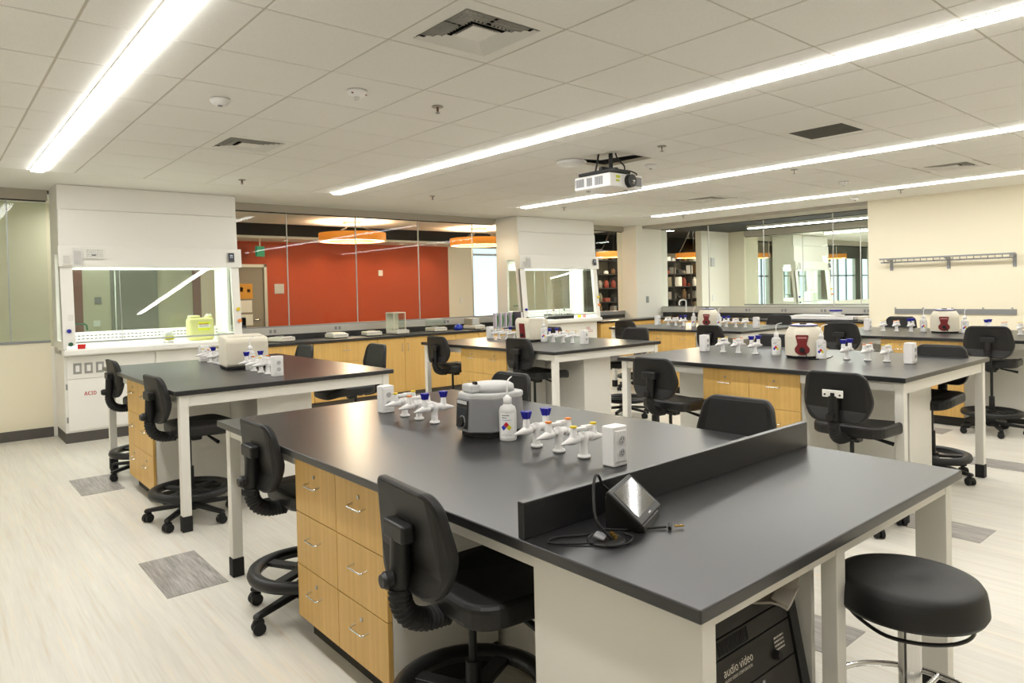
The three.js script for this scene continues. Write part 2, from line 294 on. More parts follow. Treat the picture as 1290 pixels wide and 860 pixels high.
glazing(7, 'z', XB + 0.02, -8.65, -1.0, [-7.3, -6.1, -4.9, -3.0], 1.08, 2.62, M.rail);
wall('wall_corridor', M.cream, XB - 0.05, XB + 0.1, 1.08, 2.62, -1.0, Z1);
// neighbouring lab
wall('ceiling_neighbour', M.gyp, XB + 0.1, 27.1, 2.76, 2.98, -9.3, Z1 + 0.2);
wall('wall_neighbour', M.cream, 15.05, 27.1, 0, 1.0, Z0 - 0.1, Z0);
wall('trim_14', M.soffit, 15.05, 27.1, 2.62, 2.76, Z0 - 0.14, Z0);
glazing(8, 'x', Z0 - 0.05, 15.05, 27, [16.62, 18.6, 20.4, 22.5, 24.6], 1.0, 2.62, M.rail);

// light in those rooms
function rect(x, y, z, w, l, power, color) { const r = new THREE.RectAreaLight(color, power, w, l); r.position.set(x, y, z); r.rotation.x = -Math.PI / 2; r.castShadow = true; scene.add(r); return r; }
function stripLight(label, x, y, z0, z1, power) {
  const o = thing('strip_light', label, 'ceiling light', [x, y, (z0 + z1) / 2]);
  put('housing', M.gyp, o, -0.06, 0.06, 0, 0.05, -(z1 - z0) / 2, (z1 - z0) / 2); put('lens', M.lens, o, -0.05, 0.05, -0.016, 0, -(z1 - z0) / 2 + 0.02, (z1 - z0) / 2 - 0.02);
  rect(x, y - 0.02, (z0 + z1) / 2, 0.1, z1 - z0 - 0.04, power, WARM);
}
stripLight('strip light in the dark corridor ceiling behind the right-hand glass', 13.2, 2.69, -7.8, -3.2, 48);
stripLight('strip light in the neighbouring lab seen through two glass walls', 16.6, 2.705, -7.8, -3.2, 34);
stripLight('second strip light in the neighbouring lab beyond its fume hood', 19.8, 2.705, -7.8, -3.2, 34);
stripLight('third strip light in the neighbouring lab, near its windows', 23.0, 2.705, -7.8, -3.2, 34);
stripLight('strip light in the lounge seen right of the far fume hood', 13.4, 3.2, -13.2, -10.6, 22);
stripLight('farther strip light in the lounge behind the corner column', 17.2, 3.2, -13.0, -10.4, 22);
stripLight('strip light in the lounge at the left, behind the left fume hood', 1.6, 2.71, -10.4, -9.5, 24);

// ring pendants of the lounge
function pendant(x, z, r, label, y = 2.42, ceil = 2.76) {
  const o = thing('ring_pendant_light', label, 'pendant light', [x, y, z], 0, 'wooden ring pendants in the lounge');
  const band = (a, b, h) => lathe([[a, 0], [b, 0], [b, h], [a, h], [a, 0]], 48);
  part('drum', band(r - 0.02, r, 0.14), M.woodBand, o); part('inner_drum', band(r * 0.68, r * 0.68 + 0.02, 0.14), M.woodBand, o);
  part('lens', lathe([[r - 0.02, 0.006], [r * 0.68 + 0.02, 0.006]].reverse(), 48), M.ringGlow, o);
  part('canopy', cy(0.16, 0.16, 0.05, 24), M.lightgrey, o, 0, ceil - 0.025 - y, 0);
  const top = ceil - 0.05 - y;
  for (let k = 0; k < 3; k++) { const a = k * 2.094 + 0.4; part('cable', sweep([[0.05 * Math.cos(a), top, 0.05 * Math.sin(a)], [(r - 0.03) * Math.cos(a), 0.13, (r - 0.03) * Math.sin(a)]], 0.003, 2, 5), M.base, o); }
  const l = new THREE.PointLight('#ffe8c4', 5, 0, 2); l.position.set(x, y - 0.05, z); l.castShadow = true; l.shadow.radius = 8; scene.add(l);
}
pendant(5.72, -10.87, 0.57, 'orange wooden ring pendant in front of the middle of the orange wall');
pendant(8.5, -10.9, 0.57, 'orange wooden ring pendant half hidden behind the far fume hood');
pendant(14.3, -12.4, 0.5, 'orange ring pendant over the lounge shelves right of the far fume hood', 2.35, 3.25);
pendant(17.3, -12.0, 0.5, 'orange ring pendant over the lounge shelves right of the corner column', 2.35, 3.25);
pendant(19.9, -11.6, 0.5, 'orange ring pendant seen above the windows of the neighbouring lab', 2.35, 3.25);
pendant(23.6, -10.9, 0.5, 'orange ring pendant at the right edge of the right-hand glass', 2.35, 3.25);
// recessed downlights over the orange wall
for (const x of [5.6, 6.5, 7.4, 8.3, 9.2]) {
  const o = thing('recessed_downlight', `recessed downlight over the orange wall, ${['first', 'second', 'third', 'fourth', 'fifth'][Math.round((x - 5.6) / 0.9)]} from the left`, 'downlight', [x, 2.62, -13.45], 0, 'downlights over the orange wall');
  part('trim_ring', to(0.06, 0.008, 24, 6), M.gyp, o, 0, -0.002, 0, Math.PI / 2); part('lens', cy(0.055, 0.055, 0.004, 20), M.ringGlow, o, 0, -0.002, 0);
  const s = new THREE.SpotLight('#ffe6c0', 1.2, 0, 1.1, 1, 2); s.position.set(x, 2.6, -13.45); s.target.position.set(x, 0, -13.7); s.castShadow = true; s.shadow.radius = 2; scene.add(s, s.target);
}
// lounge door with notices, wall plate, exit sign
{
  const d = wall('door_1', M.doorGrey, 4.46, 5.31, 0, 2.1, ZO - 0.06, ZO - 0.02), n = (name, mat, x, y, w, h) => part(name, bx(w, h, 0.006), mat, d, x - d.position.x, y - d.position.y, 0.024);
  n('notice', std('#f0a830', 0.6), 4.93, 1.62, 0.3, 0.3); n('notice', M.chalk, 4.93, 1.32, 0.26, 0.24); n('notice', M.chalk, 4.95, 1.05, 0.24, 0.22); n('notice', std('#3c4a5c', 0.5), 4.82, 0.85, 0.22, 0.5);
  n('mark', M.rubber, 4.86, 1.66, 0.06, 0.09); n('mark', M.rubber, 5.0, 1.63, 0.06, 0.06); part('handle', sweep([[0.32, 0.0, 0.02], [0.32, 0, 0.07], [0.2, 0, 0.07]], 0.012, 8, 6), M.chrome, d);
  for (const [a, b, c, e] of [[4.4, 4.46, 0, 2.16], [5.31, 5.37, 0, 2.16], [4.4, 5.37, 2.1, 2.16]]) wall('trim_10', M.rail, a, b, c, e, ZO - 0.1, ZO + 0.015);
}
solo('wall_plate', 'square pale notice on the orange wall beside the grey door', 'notice', rb(0.2, 0.2, 0.012, 0.003), M.lightgrey, 5.62, 1.66, ZO + 0.006);
solo('thermostat', 'small white thermostat on the orange wall above the tall balance', 'thermostat', rb(0.11, 0.13, 0.03, 0.006), M.pvc, 7.98, 1.98, ZO + 0.015);
{ const o = thing('exit_sign', 'green exit sign hanging at the upper left of the orange wall', 'sign', [5.02, 2.28, -13.3]); part('panel', rb(0.24, 0.2, 0.05, 0.008), M.exit, o, 0, 0.1, 0, 0, 0.6, 0); part('stem', cy(0.012, 0.012, 0.16, 8), M.gyp, o, 0, 0.27, 0); }
solo('light_switch', 'white light switch on the pale wall right of the orange wall', 'switch', rb(0.09, 0.13, 0.012, 0.004), M.pvc, 10.25, 1.3, ZO + 0.006);
solo('wall_box', 'grey alarm box on the pale wall behind the right-hand glass', 'alarm', rb(0.12, 0.2, 0.05, 0.008), M.lightgrey, 13.75, 2.05, -9.025);
solo('light_switch', 'white switch below the grey alarm box behind the right-hand glass', 'switch', rb(0.1, 0.13, 0.014, 0.004), M.pvc, 13.8, 1.24, -9.043);
// lounge shelving with specimens
{
  const L = 5.4, shelf = thing('display_shelving', 'long dark display shelving full of small items behind the corner glass', 'shelving', [14.7, 0, -13.6], 0);
  for (let k = 0; k < 6; k++) put('shelf', M.charcoal, shelf, 0, L, 0.3 + k * 0.4, 0.33 + k * 0.4, -0.2, 0.2);
  for (let k = 0; k <= 6; k++) put('upright', M.charcoal, shelf, k * 0.9 - 0.02, k * 0.9 + 0.02, 0, 2.33, -0.2, 0.2);
  put('back_panel', std('#5a564e', 0.7), shelf, 0, L, 0.3, 2.33, -0.2, -0.19);
  const mats = [std('#6b5234', 0.7), M.chalk, std('#8c8a84', 0.6), std('#2c2c2e', 0.6), std('#8a3a2c', 0.6), std('#7f7a66', 0.7)];
  const words = ['brown', 'white', 'grey', 'black', 'rust red', 'olive'], lv = ['bottom', 'second', 'third', 'fourth', 'fifth', 'top'];
  for (const [x0, n, spot] of [[14.85, 6, 'right of the far fume hood'], [17.75, 7, 'right of the corner column']]) for (let k = 1; k < 6; k++) for (let j = 0; j < n; j++) {
    const m = [0, 1, 2, 3, 3, 5, 2, 0, 1, 4][Math.floor(rnd() * 10)], w = 0.1 + rnd() * 0.12, h = +(0.1 + rnd() * 0.22).toFixed(2), x = x0 + j * 0.29 + rnd() * 0.05, boxy = rnd() < 0.5, g = boxy ? rb(+w.toFixed(2), h, 0.16, 0.01) : memo('jar' + h, () => lathe([[0.001, 0], [0.07, 0], [0.07, h * 0.7], [0.04, h * 0.85], [0.04, h], [0.001, h]].map(([a, b]) => [a, b - h / 2]), 12));
    const l = `${words[m]} ${boxy ? 'box' : 'jar'}, ${['first', 'second', 'third', 'fourth', 'fifth', 'sixth', 'seventh'][j]} on the ${lv[k]} display shelf ${spot}`;
    solo(boxy ? 'specimen_box' : 'specimen_jar', l, boxy ? 'box' : 'jar', g, mats[m], x, 0.33 + k * 0.4 + h / 2, -13.5, 0, `items on the ${lv[k]} display shelf`);
  }
}

// ------------------------------------------------------------------ lab benches
function drawerCabinet(label, x, z, w, depth, h, dir) {   // x: face of the drawers, z: centre, dir: way the drawers face along x
  const o = thing('drawer_cabinet', label, 'cabinet', [x, 0, z], dir < 0 ? 0 : Math.PI, 'drawer cabinets under the benches');
  put('body', M.paint, o, 0.02, depth, 0.1, h, -w / 2, w / 2); put('toe_kick', M.dark, o, 0.06, depth, 0, 0.1, -w / 2 + 0.01, w / 2 - 0.01);
  const dw = w / 2 - 0.003, dh = (h - 0.1) / 3 - 0.003;
  for (let c = 0; c < 2; c++) for (let r = 0; r < 3; r++) {
    const d = part('drawer', rb(0.02, +dh.toFixed(4), +dw.toFixed(4), 0.002), M.wood, o, 0.008, 0.1 + (h - 0.1) / 3 * (r + 0.5), (c - 0.5) * w / 2);
    part('handle', memo('pull', () => sweep([[-0.006, 0, -0.05], [-0.02, -0.003, -0.05], [-0.034, -0.006, -0.049], [-0.038, -0.007, -0.045], [-0.039, -0.007, -0.036], [-0.039, -0.007, 0], [-0.039, -0.007, 0.036], [-0.038, -0.007, 0.045], [-0.034, -0.006, 0.049], [-0.02, -0.003, 0.05], [-0.006, 0, 0.05]], 0.004, 40, 6)), M.chrome, d, 0, dh * 0.14, 0);
    if (r === 2 || r === 0) part('lock', memo('lock', () => cy(0.008, 0.008, 0.006, 10)), M.alu, d, -0.012, dh * 0.28, 0, 0, 0, Math.PI / 2);
  }
  return o;
}
function leg(o, x, z, h, w = 0.056) {
  const l = put('leg', M.steel, o, x - w / 2, x + w / 2, 0.1, h, z - w / 2, z + w / 2, 0.004);
  part('foot_sleeve', rb(w + 0.006, 0.1, w + 0.006, 0.004), M.rubber, l, 0, 0.05 - l.position.y, 0); return l;
}
function bench(where, x, z, len, w, h) {              // x, z: the corner nearest the camera
  const o = thing('lab_bench', `white framed black-topped bench ${where}`, 'lab bench', [x, 0, z], 0, 'lab benches');
  const u = h - 0.032;
  put('worktop', M.top, o, 0, w, u, h, -len, 0, 0.005);
  for (const a of [0.06, w - 0.06]) for (const b of [-0.05, -len + 0.05]) leg(o, a, b, u);
  for (const b of [-0.05, -len + 0.05]) put('end_rail', M.steel, o, 0.088, w - 0.088, u - 0.075, u, b - 0.018, b + 0.02);
  for (const a of [0.06, w - 0.06]) put('side_rail', M.steel, o, a - 0.018, a + 0.018, u - 0.06, u, -len + 0.08, -0.08);
  put('service_chase', M.paint, o, w / 2 - 0.205, w / 2 + 0.205, 0.06, u, -len + 0.2, -0.2, 0.004);
  put('chase_kick', M.dark, o, w / 2 - 0.19, w / 2 + 0.19, 0, 0.06, -len + 0.22, -0.22);
  return o;
}
const BENCH = {
  left: { n: 'left bench', x: 1.21, z: -4.72 }, mid: { n: 'middle back bench', x: 4.58, z: -4.75 }, right: { n: 'middle right bench', x: 4.58, z: -1.67 },
  far: { n: 'far bench', x: 8.05, z: -4.88 }, wall: { n: 'bench under the peg rail', x: 8.05, z: -1.72 },
};
bench('on the left before the fume hood marked ACID', BENCH.left.x, BENCH.left.z, 2.32, 1.6, 0.914);
bench('in the middle in front of the far fume hood', BENCH.mid.x, BENCH.mid.z, 2.3, 1.64, 0.914);
bench('right of the foreground bench, with a white centrifuge', BENCH.right.x, BENCH.right.z, 2.3, 1.63, 0.914);
bench('farthest back, before the corner column', BENCH.far.x, BENCH.far.z, 2.25, 1.62, 0.914);
bench('at the right below the wall-mounted peg rail', BENCH.wall.x, BENCH.wall.z, 2.3, 1.62, 0.914);
drawerCabinet('maple drawer cabinet under the left bench', 1.25, -5.87, 0.77, 0.55, 0.878, -1);
drawerCabinet('maple drawer cabinet under the middle back bench', 4.62, -5.9, 0.79, 0.55, 0.878, -1);
drawerCabinet('maple drawer cabinet under the middle right bench', 4.62, -2.745, 0.78, 0.55, 0.878, -1);
drawerCabinet('maple drawer cabinet under the farthest bench', 8.09, -6.0, 0.8, 0.55, 0.878, -1);
drawerCabinet('maple drawer cabinet under the bench below the peg rail', 8.09, -2.8, 0.8, 0.55, 0.878, -1);

// the low foreground bench with the instructor's desk end
const NB = { x0: 1.2, x1: 2.77, z0: -3.88, z1: -0.83, h: 0.84 };
{
  const { x0, x1, z0, z1, h } = NB, u = h - 0.032;
  const o = thing('instructor_bench', 'long low foreground bench with black worktop, raised ledge and open equipment bay', 'lab bench', [0, 0, 0]);
  put('worktop', M.top, o, x0, x1, u, h, z0, z1, 0.005);
  put('ledge', M.top, o, x0 + 0.005, x1 - 0.01, h, h + 0.1, -1.405, -1.38, 0.003);
  for (const a of [x0 + 0.065, x1 - 0.06]) leg(o, a, z0 + 0.06, u);
  put('end_rail', M.steel, o, x0 + 0.09, x1 - 0.09, u - 0.075, u, z0 + 0.04, z0 + 0.08);
  for (const a of [x0 + 0.06, x1 - 0.06]) put('side_rail', M.steel, o, a - 0.018, a + 0.018, u - 0.05, u, z0 + 0.09, -1.38);
  const cx = 1.975; put('service_chase', M.paint, o, cx - 0.205, cx + 0.205, 0.06, u, z0 + 0.22, -1.38); put('chase_kick', M.dark, o, cx - 0.19, cx + 0.19, 0, 0.06, z0 + 0.24, -1.39);
  put('end_panel', M.paint, o, 1.235, 1.253, 0, u, -1.378, -0.852); put('divider_panel', M.paint, o, 1.885, 1.903, 0.0, u, -1.36, -0.94); put('back_panel', M.paint, o, 1.253, x1 - 0.07, 0.08, u, -1.378, -1.36);
  for (const [a, b, c] of [[1.253, 1.298, 0.045], [1.87, 1.922, 0.045], [2.7, 2.755, 0.1]]) { const l = put('leg', M.steel, o, a, b, 0.1, u, -0.86 - c, -0.86, 0.003); part('foot_sleeve', rb(0.06, 0.1, +(c + 0.006).toFixed(3), 0.003), M.rubber, l, 0, 0.05 - l.position.y, 0); }
  put('front_rail', M.steel, o, 1.298, 1.87, u - 0.04, u, -0.9, -0.862); put('front_rail', M.steel, o, 1.922, 2.7, u - 0.045, u, -0.9, -0.862); put('side_rail', M.steel, o, 2.71, 2.75, u - 0.05, u, -1.38, -0.96);
  put('bay_floor', M.paint, o, 1.253, 1.885, 0.08, 0.1, -1.36, -0.9);
  part('grommet', to(0.046, 0.006, 28, 8), M.plastic, o, 1.36, h + 0.001, -1.23, Math.PI / 2); part('grommet_well', cy(0.044, 0.044, 0.004, 24), M.rubber, o, 1.36, h + 0.002, -1.23);
}
drawerCabinet('maple drawer cabinet of six drawers under the foreground bench', 1.235, -2.545, 0.775, 0.5, 0.795, -1);

// ------------------------------------------------------------------ lab chairs
const seatGeo = (() => {
  const g = extrude(roundPoly([[-0.2, -0.195], [0.2, -0.215], [0.215, 0], [0.2, 0.215], [-0.2, 0.195], [-0.205, 0]], 0.1), 0.034, 0.02, 1, 3);
  g.rotateX(-Math.PI / 2); const p = g.attributes.position;
  for (let i = 0; i < p.count; i++) { const x = p.getX(i), y = p.getY(i), z = p.getZ(i); let dy = 0; if (y > 0.03) dy -= 0.012 * Math.max(0, 1 - (x * x + z * z) / 0.045); if (x > 0.1) dy -= (x - 0.1) * (x - 0.1) * 2.2; p.setY(i, y + dy - 0.054); }
  g.computeVertexNormals(); return g;
})();
const backGeo = (() => {
  const o2 = [[-0.14, 0.285], [0.14, 0.285], [0.17, 0.256], [0.202, 0.105], [0.152, 0], [-0.152, 0], [-0.202, 0.105], [-0.17, 0.256]];
  const g = extrude(roundPoly(o2, 0.05), 0.012, 0.012, 1, 3); g.rotateY(Math.PI / 2);   // depth along +x
  const p = g.attributes.position; for (let i = 0; i < p.count; i++) { const y = p.getY(i), z = p.getZ(i); p.setX(i, p.getX(i) + z * z * 0.9 - 0.1 * (y - 0.12) * (y > 0.12 ? 1.3 : -0.5)); }
  g.computeVertexNormals(); return g;
})();
const ringGeo = (() => {
  const L = [lathe([[0.2, 0.006], [0.206, 0.02], [0.23, 0.03], [0.256, 0.022], [0.264, 0.0], [0.256, -0.02], [0.23, -0.026], [0.208, -0.016], [0.2, 0.006]], 40), cy(0.045, 0.045, 0.05, 16)];
  for (let k = 0; k < 4; k++) L.push(mv(rb(0.18, 0.022, 0.055, 0.006), 0.125 * Math.cos(k * Math.PI / 2 + 0.5), 0, -0.125 * Math.sin(k * Math.PI / 2 + 0.5), 0, k * Math.PI / 2 + 0.5, 0));
  return mg(L);
})();
const armGeo = (() => { const g = new RoundedBoxGeometry(0.28, 0.036, 0.05, 2, 0.012), p = g.attributes.position; for (let i = 0; i < p.count; i++) { const t = (p.getX(i) + 0.14) / 0.28; p.setY(i, p.getY(i) * (1 - 0.35 * t) - 0.03 * t * t); p.setZ(i, p.getZ(i) * (1 - 0.3 * t)); } g.computeVertexNormals(); g.translate(0.155, 0.105, 0); return g; })();
const casterGeo = mg([mv(cy(0.028, 0.028, 0.02, 16), 0, 0.028, 0.016, Math.PI / 2), mv(cy(0.028, 0.028, 0.02, 16), 0, 0.028, -0.016, Math.PI / 2), mv(rb(0.05, 0.026, 0.03, 0.008), 0.0, 0.05, 0), mv(cy(0.009, 0.009, 0.04, 8), 0, 0.068, 0)]);
const knobGeo = mg([cy(0.026, 0.026, 0.02, 14), mv(cy(0.019, 0.023, 0.012, 14), 0, 0.016, 0)]);
const barGeo = sweep([[-0.318, 0.21, 0], [-0.322, 0.1, 0], [-0.325, 0.02, 0], [-0.305, -0.045, 0], [-0.25, -0.072, 0], [-0.15, -0.08, 0], [-0.04, -0.08, 0]], (t) => 0.024, 30, 10);
const sleeveGeo = (() => { const g = sweep([[-0.318, 0.19, 0], [-0.322, 0.1, 0], [-0.324, 0.03, 0]], 0.031, 8, 12); return g; })();
const bootGeo = sweep([[-0.325, 0.04, 0], [-0.324, 0.0, 0], [-0.3, -0.05, 0], [-0.25, -0.076, 0], [-0.17, -0.082, 0]], (t) => 0.03 + 0.006 * Math.abs(((t * 16) % 1) - 0.5) * 2, 96, 12);
const mechGeo = mg([mv(rb(0.2, 0.035, 0.13, 0.008), -0.02, -0.082, 0), mv(rb(0.07, 0.05, 0.08, 0.01), 0, -0.105, 0)]);
const leverGeo = mg([sweep([[0.02, -0.1, 0.06], [0.03, -0.115, 0.13], [0.04, -0.13, 0.2]], (t) => 0.007 + 0.006 * t, 8, 8)]);
function chair(label, x, z, top, turnDeg, o2 = {}) {   // top: height of the backrest's upper edge; turn 0 faces +x
  const o = thing('lab_chair', label, 'chair', [x, 0, z], turnDeg * D2R, 'black lab chairs'), s = top - 0.335, br = o2.footRing ?? 0.2, q = 0.08;
  part('seat', seatGeo, M.chair, o, 0.02 + q, s, 0); part('backrest', backGeo, M.chair, o, -0.305 + q, s + 0.04, 0);
  part('back_bar', barGeo, M.plastic, o, q, s, 0); part('bar_sleeve', sleeveGeo, M.plastic, o, q, s, 0); part('bellows', bootGeo, M.rubber, o, q, s, 0);
  if (o2.plate) { const p = part('bracket_plate', rb(0.008, 0.045, 0.125, 0.003), M.chalk, o, -0.333 + q, s + 0.205, 0); for (const k of [-0.045, 0.045]) part('screw', cy(0.006, 0.006, 0.004, 8), M.rubber, p, -0.005, -0.006, k, 0, 0, Math.PI / 2); }
  else part('bracket', rb(0.045, 0.055, 0.125, 0.01, 2), M.plastic, o, -0.325 + q, s + 0.205, 0);
  part('knob', knobGeo, M.plastic, o, -0.362 + q, s + 0.07, 0, 0, 0, Math.PI / 2); part('seat_plate', mechGeo, M.plastic, o, q / 2, s, 0);
  part('lever', leverGeo, M.plastic, o, q, s, 0, 0, o2.leverSide ? Math.PI : 0, 0); part('tilt_knob', knobGeo, M.plastic, o, -0.12 + q, s - 0.1, 0.0);
  const c = s - 0.1; part('gas_piston', cy(0.013, 0.013, +(c - 0.34).toFixed(3), 12), M.plastic, o, 0, (c + 0.34) / 2, 0); part('column', cy(0.024, 0.026, 0.25, 14), M.plastic, o, 0, 0.235, 0);
  part('foot_ring', ringGeo, M.plastic, o, 0, br, 0); part('hub', cy(0.042, 0.05, 0.07, 16), M.plastic, o, 0, 0.105, 0);
  const ph = o2.base ?? 0.3;
  for (let k = 0; k < 5; k++) { const a = part('base_arm', armGeo, M.plastic, o, 0, 0, 0, 0, ph + k * 1.2566, 0); part('caster', casterGeo, M.rubber, a, 0.275, 0, 0, 0, 1.0 + k * 1.7, 0); }
  return o;
}
chair('black lab chair in the foreground beside the six maple drawers', 1.28, -1.72, 0.95, -4, { footRing: 0.26, base: 0.9 });
chair('black lab chair at the far left corner of the foreground bench', 1.37, -3.17, 0.935, 0, { base: 2.2 });
chair('black lab chair at the near left corner of the left bench', 1.37, -5.02, 1.0, 3, { base: 2.6 });
chair('leftmost black lab chair, behind the left bench drawers near the ACID door', 1.43, -6.62, 1.0, 0, { base: 2.3 });
chair('black lab chair at the far right corner of the left bench, only its back showing', 2.860, -6.950, 0.99, 180);
chair('black lab chair at the near right corner of the left bench, facing left', 2.910, -5.550, 1.055, 176);
chair('black lab chair at the far left corner of the middle back bench', 4.680, -6.550, 1.01, 0);
chair('black lab chair at the near left corner of the middle back bench', 4.750, -5.220, 1.03, 0);
chair('black lab chair behind the grey centrifuge, across the foreground bench', 2.740, -3.470, 0.965, 180);
chair('black lab chair behind the raised ledge of the foreground bench', 2.720, -1.800, 0.975, 180);
chair('black lab chair at the far left corner of the middle right bench', 4.420, -3.300, 0.975, 0);
chair('black lab chair with a white bracket plate on its back', 4.430, -1.930, 0.97, 0, { plate: true });
chair('black lab chair at the near right corner of the middle back bench, facing left', 6.330, -5.360, 1.03, 180);
chair('black lab chair at the far left corner of the farthest bench', 8.070, -6.650, 1.03, 0);
chair('black lab chair beyond the middle back bench, before the far fume hood', 6.320, -6.800, 1.005, 180);
chair('black lab chair at the near left corner of the farthest bench', 8.030, -5.200, 1.0, 0);
chair('black lab chair at the near right corner of the farthest bench', 9.810, -5.420, 1.05, 180);
chair('black lab chair at the far right corner of the middle right bench', 6.160, -3.520, 1.02, 180);
chair('black lab chair at the near right corner of the middle right bench', 5.9, -1.97, 1.0, 180, { footRing: 0.17, base: 0.1 });
chair('black lab chair at the far left corner of the bench under the peg rail', 8.050, -3.520, 1.065, 0);
chair('rightmost black lab chair, cut by the edge of the picture', 8.010, -2.140, 1.06, 8, { base: 1.0 });
chair('black lab chair behind the bench under the peg rail', 9.810, -3.700, 1.04, 180);

// round stool at the desk end
{
  const o = thing('round_stool', 'round black cushioned stool on a chrome post at the desk end', 'stool', [2.06, 0, -0.75]), h = 0.7;
  part('seat', lathe([[0.001, h - 0.012], [0.09, h - 0.004], [0.155, h - 0.004], [0.172, h - 0.01], [0.18, h - 0.022], [0.184, h - 0.045], [0.187, h - 0.075], [0.18, h - 0.088], [0.001, h - 0.09]].reverse(), 56), M.chair, o);
  part('lift_ring', sweep(Array.from({ length: 12 }, (_, i) => [0.15 * Math.cos(i * 0.5236), h - 0.112 - (i < 7 ? 0.012 : 0), 0.15 * Math.sin(i * 0.5236)]), 0.005, 60, 6, true), M.plastic, o);
  part('collar', cy(0.028, 0.028, 0.03, 18), M.plastic, o, 0, h - 0.11, 0); part('post', cy(0.029, 0.029, 0.42, 24), M.chrome, o, 0, 0.38, 0); part('post_clamp', cy(0.036, 0.036, 0.03, 24), M.chrome, o, 0, 0.335, 0);
  part('foot_ring', mg([mv(to(0.215, 0.009, 56, 8), 0, 0, 0, Math.PI / 2), ...[0, 1, 2].map((k) => mv(cy(0.008, 0.008, 0.19, 8), 0.12 * Math.cos(k * 2.094), 0, -0.12 * Math.sin(k * 2.094), 0, k * 2.094, Math.PI / 2))]), M.chrome, o, 0, 0.335, 0);
  part('hub', cy(0.04, 0.055, 0.1, 20), M.chrome, o, 0, 0.13, 0);
  for (let k = 0; k < 5; k++) { const a = part('base_arm', armGeo, M.chrome, o, 0, 0, 0, 0, 0.4 + k * 1.2566, 0); part('caster', casterGeo, M.rubber, a, 0.275, 0, 0, 0, k, 0); }
}

